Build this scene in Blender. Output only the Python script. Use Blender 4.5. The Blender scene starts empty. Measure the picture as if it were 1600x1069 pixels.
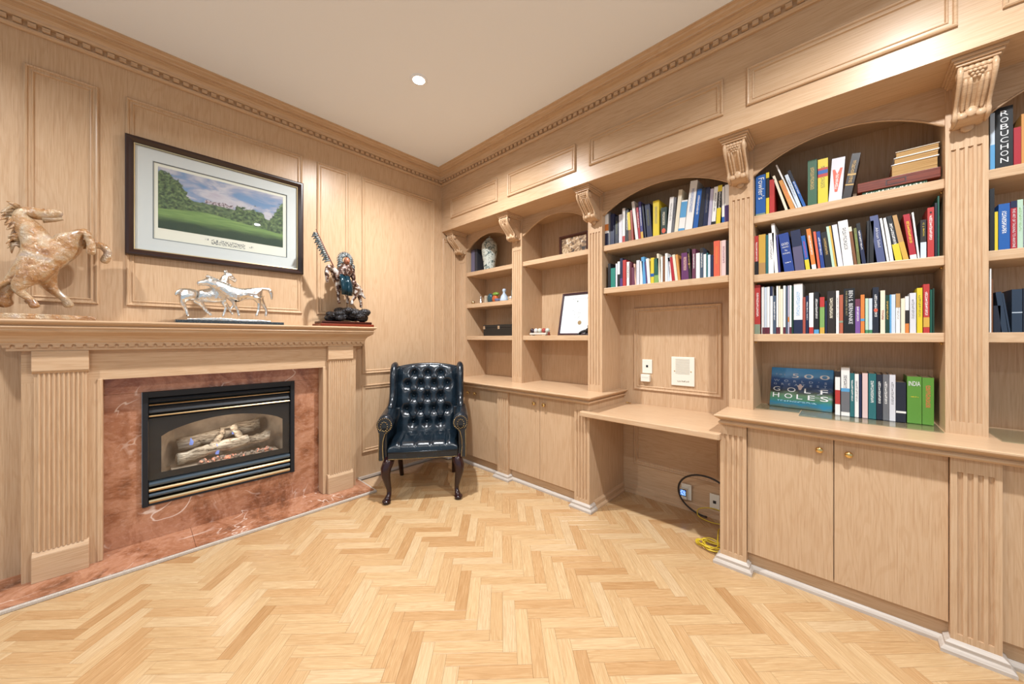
import bpy, math, random
from mathutils import Vector, Matrix
random.seed(7)
R = math.radians
SC = bpy.context.scene
COL = SC.collection

# ---------------------------------------------------------------- camera
cam_data = bpy.data.cameras.new('camera')
cam_data.sensor_width = 36.0
cam_data.lens = 554.0 / 1600.0 * 36.0
cam_data.shift_y = -5.9 / 1600.0
cam_data.clip_start = 0.02
cam = bpy.data.objects.new('camera', cam_data)
COL.objects.link(cam)
cam.location = (0, 0, 1.28)
cam.rotation_euler = (R(90), 0, R(43.2965))
SC.camera = cam

# ---------------------------------------------------------------- world, exposure, lights
SC.view_settings.view_transform = 'Standard'
SC.view_settings.look = 'None'
SC.view_settings.gamma = 1.0
SC.view_settings.use_curve_mapping = False
SC.view_settings.exposure = -0.30
w = bpy.data.worlds.new('world')
SC.world = w
w.use_nodes = True
w.node_tree.nodes['Background'].inputs['Color'].default_value = (0.64, 0.825, 1.0, 1)
w.node_tree.nodes['Background'].inputs['Strength'].default_value = 0.84
LAMP_W = 80.0
LAMP_COL = (0.95, 0.975, 1.0)
LAMPS = [(-2.13, 1.33), (0.25, 1.29), (-2.13, -1.05), (0.25, -1.05)]
CEIL = 3.05
WX = -3.21      # face of the wall with the fireplace
WY = 2.86       # face of the wall behind the bookcases
FY = 2.29       # face of the frieze above the bookcases

# ---------------------------------------------------------------- helpers: mesh
class MB:
    def __init__(s): s.v = []; s.f = []
    def add(s, vs, fs):
        n = len(s.v); s.v += [tuple(p) for p in vs]; s.f += [tuple(i + n for i in f) for f in fs]; return s
    def box(s, x0, x1, y0, y1, z0, z1):
        return s.add([(x0,y0,z0),(x1,y0,z0),(x1,y1,z0),(x0,y1,z0),(x0,y0,z1),(x1,y0,z1),(x1,y1,z1),(x0,y1,z1)],
                     [(0,3,2,1),(4,5,6,7),(0,1,5,4),(1,2,6,5),(2,3,7,6),(3,0,4,7)])
    def prism(s, poly, axis, a0, a1):
        n = len(poly)
        def P(p, a):
            return (a, p[0], p[1]) if axis == 'x' else (p[0], a, p[1]) if axis == 'y' else (p[0], p[1], a)
        vs = [P(p, a0) for p in poly] + [P(p, a1) for p in poly]
        fs = [tuple(range(n)), tuple(range(2*n-1, n-1, -1))] + [(i, (i+1) % n, (i+1) % n + n, i + n) for i in range(n)]
        return s.add(vs, fs)
    def lathe(s, prof, c=(0,0,0), n=24, cap=True):
        vs = []; fs = []
        for r, z in prof:
            for k in range(n):
                a = 2*math.pi*k/n; vs.append((c[0]+r*math.cos(a), c[1]+r*math.sin(a), c[2]+z))
        for i in range(len(prof)-1):
            for k in range(n):
                fs.append((i*n+k, i*n+(k+1) % n, (i+1)*n+(k+1) % n, (i+1)*n+k))
        if cap: fs += [tuple(range(n-1, -1, -1)), tuple(range((len(prof)-1)*n, len(prof)*n))]
        return s.add(vs, fs)
    def sphere(s, c, r, nu=10, nv=7, sc=(1,1,1)):
        vs = []; fs = []
        for j in range(nv+1):
            t = math.pi*j/nv
            for k in range(nu):
                a = 2*math.pi*k/nu
                vs.append((c[0]+r*sc[0]*math.sin(t)*math.cos(a), c[1]+r*sc[1]*math.sin(t)*math.sin(a), c[2]+r*sc[2]*math.cos(t)))
        for j in range(nv):
            for k in range(nu): fs.append((j*nu+k, (j+1)*nu+k, (j+1)*nu+(k+1) % nu, j*nu+(k+1) % nu))
        return s.add(vs, fs)
    def tube(s, pts, rad, n=8, sx=1.0):
        pts = [Vector(p) for p in pts]
        if not hasattr(rad, '__len__'): rad = [rad]*len(pts)
        vs = []; fs = []; u = None
        for i, p in enumerate(pts):
            t = (pts[min(i+1, len(pts)-1)] - pts[max(i-1, 0)]).normalized()
            if u is None:
                u = t.orthogonal().normalized()
            else:
                u = (u - t*u.dot(t)).normalized()
            w_ = t.cross(u)
            for k in range(n):
                a = 2*math.pi*k/n
                vs.append(p + (u*math.cos(a)*sx + w_*math.sin(a))*rad[i])
        for i in range(len(pts)-1):
            for k in range(n): fs.append((i*n+k, i*n+(k+1) % n, (i+1)*n+(k+1) % n, (i+1)*n+k))
        fs += [tuple(range(n-1, -1, -1)), tuple(range((len(pts)-1)*n, len(pts)*n))]
        return s.add(vs, fs)
    def grid(s, fn, nu, nv):
        vs = [fn(i/nu, j/nv) for j in range(nv+1) for i in range(nu+1)]
        fs = [(j*(nu+1)+i, j*(nu+1)+i+1, (j+1)*(nu+1)+i+1, (j+1)*(nu+1)+i) for j in range(nv) for i in range(nu)]
        return s.add(vs, fs)
    def frame(s, P, a0, a1, b0, b1, prof):
        """mitred picture-frame moulding; P(a, b, h) places a point, prof = [(inset, height)...]"""
        n = len(prof); vs = []; fs = []
        for (sa, sb, ca, cb) in ((1,1,a0,b0), (-1,1,a1,b0), (-1,-1,a1,b1), (1,-1,a0,b1)):
            for o, h in prof: vs.append(P(ca+sa*o, cb+sb*o, h))
        for k in range(4):
            q = (k+1) % 4
            for i in range(n-1): fs.append((k*n+i, q*n+i, q*n+i+1, k*n+i+1))
        return s.add(vs, fs)

LOCAL = set()
def root_of(o):
    while o.parent: o = o.parent
    return o
def make_mesh(name, mb, smooth=False):
    me = bpy.data.meshes.new(name); me.from_pydata(mb.v, [], mb.f)
    if smooth: me.polygons.foreach_set('use_smooth', [True]*len(me.polygons))
    me.update(); return me
def mk(name, mb, mat, parent=None, smooth=False, bevel=0, kind=None, normals=True):
    """one mesh object; mb is in world coordinates (or in its thing's own frame when the thing is in LOCAL)"""
    off = Vector((0,0,0)); loc = None
    if parent is not None:
        r = root_of(parent)
        if r.name not in LOCAL: off = r.location.copy()
    else:
        xs = [p[0] for p in mb.v]; ys = [p[1] for p in mb.v]; zs = [p[2] for p in mb.v]
        off = Vector(((min(xs)+max(xs))/2, (min(ys)+max(ys))/2, min(zs))); loc = off
    if off.length > 0: mb.v = [(p[0]-off.x, p[1]-off.y, p[2]-off.z) for p in mb.v]
    me = make_mesh(name, mb, smooth)
    if normals:
        import bmesh
        bm = bmesh.new(); bm.from_mesh(me); bmesh.ops.recalc_face_normals(bm, faces=bm.faces); bm.to_mesh(me); bm.free()
    if mat: me.materials.append(mat)
    o = bpy.data.objects.new(name, me); COL.objects.link(o)
    if parent is not None: o.parent = parent
    if loc: o.location = loc
    if bevel:
        m = o.modifiers.new('bevel', 'BEVEL'); m.width = bevel; m.segments = 2; m.limit_method = 'ANGLE'; m.angle_limit = R(40)
    if kind: o['kind'] = kind
    return o
def share(name, me, parent, loc, rz=0, rot=None):
    o = bpy.data.objects.new(name, me); COL.objects.link(o); o.parent = parent
    if root_of(parent).name not in LOCAL: loc = Vector(loc) - root_of(parent).location
    o.location = loc; o.rotation_euler = rot if rot else (0, 0, rz); return o
def tag(o, label, cat, group=None):
    o['label'] = label; o['category'] = cat
    if group: o['group'] = group
    return o
def thing(name, label, cat, loc, rz=0, group=None, local=False, rot=None):
    o = bpy.data.objects.new(name, None); COL.objects.link(o); o.location = loc
    o.rotation_euler = rot if rot else (0, 0, rz); o.empty_display_size = 0.1
    if local: LOCAL.add(o.name)
    return tag(o, label, cat, group)
def skin(name, pts, edges, mat, parent, sub=2, root=0):
    off = Vector((0,0,0))
    if parent is not None and root_of(parent).name not in LOCAL: off = root_of(parent).location
    me = bpy.data.meshes.new(name)
    me.from_pydata([Vector(p[:3]) - off for p in pts], edges, [])
    o = bpy.data.objects.new(name, me); COL.objects.link(o); o.parent = parent
    sm = o.modifiers.new('skin', 'SKIN'); sm.use_smooth_shade = True
    if not me.skin_vertices: me.attributes  # the modifier adds the layer
    for i, p in enumerate(pts):
        sv = me.skin_vertices[0].data[i]; sv.radius = (p[3], p[3]); sv.use_root = (i == root)
    s = o.modifiers.new('sub', 'SUBSURF'); s.levels = sub; s.render_levels = sub
    me.materials.append(mat); return o
def text_mb(body, w_, h_=None, place=None, sp=1.0):
    """flat lettering scaled to w_ (and h_); place(u, v) -> point, u and v run from the lower left corner in metres"""
    cu = bpy.data.curves.new('txt', 'FONT'); cu.body = body; cu.size = 1.0; cu.space_character = sp; cu.resolution_u = 3
    o = bpy.data.objects.new('txt', cu)
    me = o.to_mesh()
    vs = [v.co.copy() for v in me.vertices]; fs = [tuple(p.vertices) for p in me.polygons]
    o.to_mesh_clear(); bpy.data.objects.remove(o); bpy.data.curves.remove(cu)
    x0 = min(v.x for v in vs); x1 = max(v.x for v in vs); y0 = min(v.y for v in vs); y1 = max(v.y for v in vs)
    k = w_/(x1-x0); ky = (h_/(y1-y0)) if h_ else k
    mb = MB(); mb.add([place((v.x-x0)*k, (v.y-y0)*ky) for v in vs], fs); return mb

# ---------------------------------------------------------------- helpers: materials
class N:
    def __init__(s, name):
        s.m = bpy.data.materials.new(name); s.m.use_nodes = True; s.t = s.m.node_tree; s.bsdf = s.t.nodes['Principled BSDF']
    def n(s, typ, **kw):
        x = s.t.nodes.new(typ)
        for k, v in kw.items(): setattr(x, k, v)
        return x
    def set(s, sock, v):
        if hasattr(v, 'is_output'): s.t.links.new(v, sock)
        else:
            if isinstance(v, tuple) and len(v) == 3 and sock.type == 'RGBA': v = v + (1,)
            sock.default_value = v
    def math(s, op, a, b=0.0, c=0.0):
        x = s.n('ShaderNodeMath', operation=op); s.set(x.inputs[0], a); s.set(x.inputs[1], b); s.set(x.inputs[2], c); return x.outputs[0]
    def mix(s, f, a, b, blend='MIX'):
        x = s.n('ShaderNodeMix', data_type='RGBA', blend_type=blend); s.set(x.inputs[0], f); s.set(x.inputs[6], a); s.set(x.inputs[7], b); return x.outputs[2]
    def noise(s, vec, scale, detail=3.0, dist=0.0, rough=0.5):
        x = s.n('ShaderNodeTexNoise'); s.set(x.inputs['Vector'], vec) if vec is not None else None
        x.inputs['Scale'].default_value = scale; x.inputs['Detail'].default_value = detail
        x.inputs['Distortion'].default_value = dist; x.inputs['Roughness'].default_value = rough; return x.outputs['Fac']
    def ramp(s, f, stops):
        x = s.n('ShaderNodeValToRGB'); e = x.color_ramp.elements
        while len(e) < len(stops): e.new(0.5)
        for k, (p, c) in enumerate(stops): e[k].position = p; e[k].color = tuple(c) + (1,)
        s.set(x.inputs[0], f); return x.outputs[0]
    def smooth(s, v, lo, hi):
        x = s.n('ShaderNodeMapRange', interpolation_type='SMOOTHSTEP'); s.set(x.inputs[0], v); x.inputs[1].default_value = lo; x.inputs[2].default_value = hi; return x.outputs[0]
    def mapping(s, vec, scale, loc=(0,0,0)):
        x = s.n('ShaderNodeMapping'); s.set(x.inputs['Vector'], vec); x.inputs['Scale'].default_value = scale; s.set(x.inputs['Location'], loc); return x.outputs[0]
    def bump(s, h, strength, dist=0.002):
        x = s.n('ShaderNodeBump'); x.inputs['Strength'].default_value = strength; x.inputs['Distance'].default_value = dist
        s.set(x.inputs['Height'], h); s.t.links.new(x.outputs[0], s.bsdf.inputs['Normal'])
    def out(s, col=None, rough=None, metal=None, spec=None, **kw):
        b = s.bsdf.inputs
        if col is not None: s.set(b['Base Color'], col)
        if rough is not None: s.set(b['Roughness'], rough)
        if metal is not None: s.set(b['Metallic'], metal)
        if spec is not None: s.set(b['Specular IOR Level'], spec)
        for k, v in kw.items(): s.set(b[k.replace('_', ' ')], v)
        return s.m
def srgb(r, g, b):
    f = lambda c: (c/255/12.92) if c/255 <= 0.04045 else ((c/255+0.055)/1.055)**2.4
    return (f(r), f(g), f(b))
def plain(name, col, rough=0.5, metal=0.0, spec=0.5, **kw):
    return N(name).out(col, rough, metal, spec, **kw)
def oak(name, axis, dark=(184,148,114), mid=(201,168,133), light=(209,179,146), rough=0.33):
    a = N(name); pos = a.n('ShaderNodeNewGeometry').outputs['Position']; rnd = a.n('ShaderNodeObjectInfo').outputs['Random']
    k = a.math('MULTIPLY', rnd, 7.0)
    cmb = a.n('ShaderNodeCombineXYZ'); [a.set(cmb.inputs[i], k) for i in range(3)]
    v = a.n('ShaderNodeVectorMath', operation='ADD'); a.set(v.inputs[0], pos); a.set(v.inputs[1], cmb.outputs[0]); v = v.outputs[0]
    long_, cross = 0.9, 9.0
    sc = {'x': (long_, cross, cross), 'y': (cross, long_, cross), 'z': (cross, cross, long_)}[axis]
    broad = a.noise(a.mapping(v, sc), 1.0, 2.0, 0.6)
    wv = a.math('SINE', a.math('MULTIPLY', broad, 85.0))
    cath = a.smooth(wv, 0.2, 1.0)
    f2 = {'x': (6, 230, 230), 'y': (230, 6, 230), 'z': (230, 230, 6)}[axis]
    fine = a.noise(a.mapping(v, f2), 1.0, 3.0, 0.2, 0.65)
    base = a.ramp(fine, [(0.28, srgb(*dark)), (0.47, srgb(*mid)), (0.72, srgb(*light))])
    col = a.mix(a.math('MULTIPLY', cath, 0.22), base, srgb(dark[0]-4, dark[1]-8, dark[2]-12))
    a.bump(fine, 0.12, 0.001)
    return a.out(col, rough, 0.0, 0.30)

M = {}
M['oak'] = oak('limed_oak_upright', 'z')
M['oakx'] = oak('limed_oak_along_bookcase', 'x')
M['oaky'] = oak('limed_oak_along_fireplace', 'y')
M['ceiling'] = plain('ceiling_paint', srgb(238, 243, 249), 0.9, 0, 0.1)
M['white'] = plain('white_plastic', srgb(232, 228, 214), 0.4)
M['trimwhite'] = oak('pale_shoe_moulding', 'x', (174,162,150), (192,180,168), (204,194,182), 0.45)
M['brass'] = plain('polished_brass', (0.78, 0.55, 0.22), 0.22, 1.0)
M['gold'] = plain('gold_strip', (0.60, 0.47, 0.27), 0.32, 1.0)
M['black'] = plain('black_enamel', (0.012, 0.012, 0.014), 0.35)
M['rubber'] = plain('black_rubber', (0.02, 0.015, 0.012), 0.45)
M['glass'] = None
def thin_glass(name, tint=(0.9, 0.95, 0.94), refl=1.0):
    a = N(name); t = a.t; t.nodes.remove(a.bsdf)
    tr = a.n('ShaderNodeBsdfTransparent'); tr.inputs[0].default_value = tint + (1,)
    gl = a.n('ShaderNodeBsdfGlossy'); gl.inputs['Roughness'].default_value = 0.02
    lw = a.n('ShaderNodeLayerWeight'); lw.inputs[0].default_value = 0.5
    fac = a.math('ADD', 0.04, a.math('MULTIPLY', 0.9, a.math('POWER', lw.outputs['Facing'], 5.0)))
    mx = a.n('ShaderNodeMixShader'); a.set(mx.inputs[0], a.math('MULTIPLY', fac, refl)); t.links.new(tr.outputs[0], mx.inputs[1]); t.links.new(gl.outputs[0], mx.inputs[2])
    t.links.new(mx.outputs[0], t.nodes['Material Output'].inputs[0]); return a.m
M['glass'] = thin_glass('clear_glass')

def marble():
    a = N('rose_marble'); p = a.n('ShaderNodeNewGeometry').outputs['Position']
    n1 = a.noise(p, 3.5, 6.0, 1.4, 0.65)
    n2 = a.noise(a.mapping(p, (30, 30, 55)), 1.0, 4.0, 0.5, 0.7)
    base = a.ramp(n1, [(0.32, srgb(108, 66, 44)), (0.46, srgb(154, 100, 70)), (0.58, srgb(184, 132, 102)), (0.70, srgb(164, 112, 82))])
    col = a.mix(a.math('MULTIPLY', a.smooth(n2, 0.45, 0.75), 0.45), base, srgb(206, 164, 142))
    d = a.noise(p, 2.6, 3.0, 0.9, 0.55)
    vein = a.math('SUBTRACT', 1.0, a.smooth(a.math('ABSOLUTE', a.math('SUBTRACT', d, 0.5)), 0.0, 0.013))
    msk = a.smooth(a.noise(p, 3.4, 1.0, 0.2), 0.51, 0.62)
    col = a.mix(a.math('MULTIPLY', vein, msk), col, srgb(224, 200, 184))
    return a.out(col, 0.12, 0.0, 0.5)
M['marble'] = marble()

def parquet():
    a = N('oak_parquet'); uv = a.n('ShaderNodeUVMap').outputs[0]
    rn = a.n('ShaderNodeAttribute', attribute_name='rnd').outputs['Fac']
    loc = a.n('ShaderNodeCombineXYZ'); a.set(loc.inputs[0], a.math('MULTIPLY', rn, 41.0)); a.set(loc.inputs[1], a.math('MULTIPLY', rn, 87.0))
    broad = a.noise(a.mapping(uv, (2.2, 22, 1), loc.outputs[0]), 1.0, 2.0, 0.5)
    fine = a.noise(a.mapping(uv, (9, 260, 1), loc.outputs[0]), 1.0, 3.0, 0.3, 0.65)
    cath = a.smooth(a.math('SINE', a.math('MULTIPLY', broad, 46.0)), 0.1, 1.0)
    base = a.ramp(fine, [(0.3, srgb(180, 149, 110)), (0.5, srgb(195, 167, 129)), (0.75, srgb(203, 177, 141))])
    col = a.mix(a.math('MULTIPLY', cath, 0.3), base, srgb(172, 137, 97))
    tone = a.ramp(rn, [(0.0, srgb(226, 204, 180)), (0.12, srgb(242, 226, 208)), (0.5, srgb(248, 240, 228)), (0.8, srgb(255, 250, 242)), (1.0, srgb(255, 255, 255))])
    col = a.mix(1.0, col, tone, 'MULTIPLY')
    a.bump(fine, 0.06, 0.0006)
    return a.out(col, a.math('ADD', 0.2, a.math('MULTIPLY', fine, 0.12)), 0.0, 0.45)
M['parquet'] = parquet()

BIG = [(-3.06, -0.39, 1.623, 0.0475), (-3.06, -0.35, 1.688, 0.072), (-3.06, -0.299, 1.739, 0.075), (-3.06, -0.254, 1.771, 0.057), (-3.06, -0.325, 1.782, 0.057), (-3.06, -0.371, 1.831, 0.051), (-3.06, -0.399, 1.889, 0.0372), (-3.06, -0.399, 1.927, 0.0288), (-3.06, -0.354, 1.924, 0.033), (-3.06, -0.307, 1.936, 0.0252), (-3.06, -0.265, 1.955, 0.018), (-3.03, -0.225, 1.827, 0.0312), (-3.02, -0.189, 1.872, 0.024), (-3.02, -0.167, 1.799, 0.0156), (-3.02, -0.169, 1.736, 0.0192), (-3.09, -0.217, 1.802, 0.0252), (-3.1, -0.131, 1.811, 0.0196), (-3.1, -0.107, 1.773, 0.0168), (-3.1, -0.127, 1.707, 0.0204), (-3.015, -0.38, 1.573, 0.042), (-3.01, -0.409, 1.524, 0.0216), (-3.01, -0.365, 1.476, 0.013), (-3.01, -0.348, 1.431, 0.0204), (-3.095, -0.321, 1.601, 0.0372), (-3.1, -0.311, 1.542, 0.0204), (-3.1, -0.265, 1.497, 0.015), (-3.1, -0.246, 1.446, 0.0224), (-3.06, -0.431, 1.561, 0.024), (-3.06, -0.449, 1.513, 0.0264), (-3.06, -0.459, 1.467, 0.03), (-3.06, -0.433, 1.435, 0.024)]
BIGE = [(0, 1), (1, 2), (2, 3), (2, 4), (4, 5), (5, 6), (6, 7), (7, 8), (8, 9), (9, 10), (3, 11), (11, 12), (12, 13), (13, 14), (3, 15), (15, 16), (16, 17), (17, 18), (0, 19), (19, 20), (20, 21), (21, 22), (0, 23), (23, 24), (24, 25), (25, 26), (0, 27), (27, 28), (28, 29), (29, 30)]
SA = [(-3.055, 0.22, 1.557, 0.028), (-3.055, 0.27, 1.557, 0.034), (-3.055, 0.325, 1.553, 0.041), (-3.055, 0.379, 1.572, 0.04), (-3.055, 0.404, 1.621, 0.0275), (-3.055, 0.412, 1.669, 0.021), (-3.055, 0.423, 1.704, 0.017), (-3.055, 0.449, 1.69, 0.0135), (-3.055, 0.468, 1.669, 0.0085), (-3.043, 0.209, 1.533, 0.0232), (-3.043, 0.199, 1.502, 0.0125), (-3.043, 0.219, 1.459, 0.0085), (-3.043, 0.229, 1.415, 0.01), (-3.067, 0.278, 1.518, 0.025), (-3.067, 0.298, 1.497, 0.013), (-3.067, 0.319, 1.457, 0.0085), (-3.067, 0.348, 1.429, 0.008), (-3.045, 0.403, 1.526, 0.017), (-3.045, 0.418, 1.484, 0.0068), (-3.045, 0.41, 1.451, 0.007), (-3.045, 0.401, 1.422, 0.0072), (-3.067, 0.406, 1.528, 0.016), (-3.067, 0.436, 1.487, 0.008), (-3.067, 0.447, 1.459, 0.0065), (-3.067, 0.461, 1.439, 0.009), (-3.055, 0.194, 1.581, 0.0104), (-3.055, 0.178, 1.567, 0.011), (-3.055, 0.173, 1.542, 0.0056)]
SAE = [(0, 1), (1, 2), (2, 3), (3, 4), (4, 5), (5, 6), (6, 7), (7, 8), (0, 9), (9, 10), (10, 11), (11, 12), (0, 13), (13, 14), (14, 15), (15, 16), (3, 17), (17, 18), (18, 19), (19, 20), (3, 21), (21, 22), (22, 23), (23, 24), (0, 25), (25, 26), (26, 27)]
SB = [(-2.995, 0.58, 1.589, 0.036), (-2.995, 0.532, 1.58, 0.036), (-2.995, 0.482, 1.571, 0.037), (-2.995, 0.44, 1.572, 0.041), (-2.995, 0.4, 1.605, 0.0232), (-2.995, 0.357, 1.629, 0.024), (-2.995, 0.319, 1.64, 0.0152), (-2.995, 0.295, 1.633, 0.014), (-2.995, 0.27, 1.627, 0.0085), (-2.983, 0.578, 1.559, 0.0225), (-2.983, 0.592, 1.526, 0.011), (-2.983, 0.588, 1.472, 0.0075), (-2.983, 0.574, 1.427, 0.009), (-3.007, 0.594, 1.562, 0.0225), (-3.007, 0.619, 1.52, 0.011), (-3.007, 0.638, 1.476, 0.0075), (-3.007, 0.636, 1.431, 0.009), (-2.983, 0.45, 1.534, 0.0136), (-2.983, 0.454, 1.502, 0.01), (-2.983, 0.472, 1.47, 0.007), (-2.983, 0.48, 1.423, 0.0072), (-3.007, 0.45, 1.536, 0.016), (-3.007, 0.461, 1.509, 0.01), (-3.007, 0.442, 1.481, 0.0056), (-3.007, 0.433, 1.469, 0.008), (-2.995, 0.608, 1.626, 0.008), (-2.995, 0.65, 1.626, 0.012), (-2.995, 0.665, 1.602, 0.011), (-2.995, 0.668, 1.552, 0.005)]
SBE = [(0, 1), (1, 2), (2, 3), (3, 4), (4, 5), (5, 6), (6, 7), (7, 8), (0, 9), (9, 10), (10, 11), (11, 12), (0, 13), (13, 14), (14, 15), (15, 16), (3, 17), (17, 18), (18, 19), (19, 20), (3, 21), (21, 22), (22, 23), (23, 24), (0, 25), (25, 26), (26, 27), (27, 28)]
RH = [(-3.08, 1.288, 1.725, 0.044), (-3.06, 1.225, 1.732, 0.0496), (-3.04, 1.165, 1.746, 0.0496), (-3.03, 1.131, 1.771, 0.0364), (-3.015, 1.104, 1.819, 0.0304), (-3.0, 1.067, 1.849, 0.0238), (-2.99, 1.046, 1.852, 0.021), (-2.98, 1.032, 1.797, 0.0168), (-2.975, 1.034, 1.746, 0.0136), (-2.975, 1.034, 1.716, 0.0084), (-3.01, 1.131, 1.701, 0.024), (-3.01, 1.131, 1.633, 0.0136), (-3.01, 1.135, 1.588, 0.0112), (-3.01, 1.138, 1.558, 0.016), (-3.06, 1.187, 1.696, 0.0182), (-3.06, 1.225, 1.622, 0.0112), (-3.06, 1.225, 1.567, 0.0136), (-3.05, 1.283, 1.682, 0.0336), (-3.04, 1.287, 1.641, 0.0154), (-3.04, 1.259, 1.6, 0.012), (-3.04, 1.248, 1.56, 0.0144), (-3.1, 1.328, 1.699, 0.0324), (-3.1, 1.344, 1.635, 0.016), (-3.1, 1.357, 1.587, 0.0112), (-3.1, 1.357, 1.546, 0.0144), (-3.09, 1.332, 1.722, 0.016), (-3.09, 1.352, 1.692, 0.0176), (-3.09, 1.364, 1.652, 0.0144), (-3.09, 1.393, 1.63, 0.0064)]
RHE = [(0, 1), (1, 2), (2, 3), (3, 4), (4, 5), (5, 6), (6, 7), (7, 8), (8, 9), (3, 10), (10, 11), (11, 12), (12, 13), (3, 14), (14, 15), (15, 16), (0, 17), (17, 18), (18, 19), (19, 20), (0, 21), (21, 22), (22, 23), (23, 24), (0, 25), (25, 26), (26, 27), (27, 28)]
RP = [(-3.03, 1.198, 1.772, 0.044), (-3.03, 1.198, 1.826, 0.0464), (-3.03, 1.198, 1.872, 0.035), (-3.03, 1.202, 1.908, 0.0208), (-3.02, 1.198, 1.913, 0.0238), (-3.01, 1.153, 1.848, 0.024), (-2.99, 1.145, 1.791, 0.0168), (-2.96, 1.163, 1.805, 0.0144), (-3.02, 1.239, 1.861, 0.021), (-3.02, 1.255, 1.801, 0.0192), (-3.01, 1.258, 1.765, 0.0128)]
RPE = [(0, 1), (1, 2), (2, 3), (3, 4), (2, 5), (5, 6), (6, 7), (2, 8), (8, 9), (9, 10)]
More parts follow.
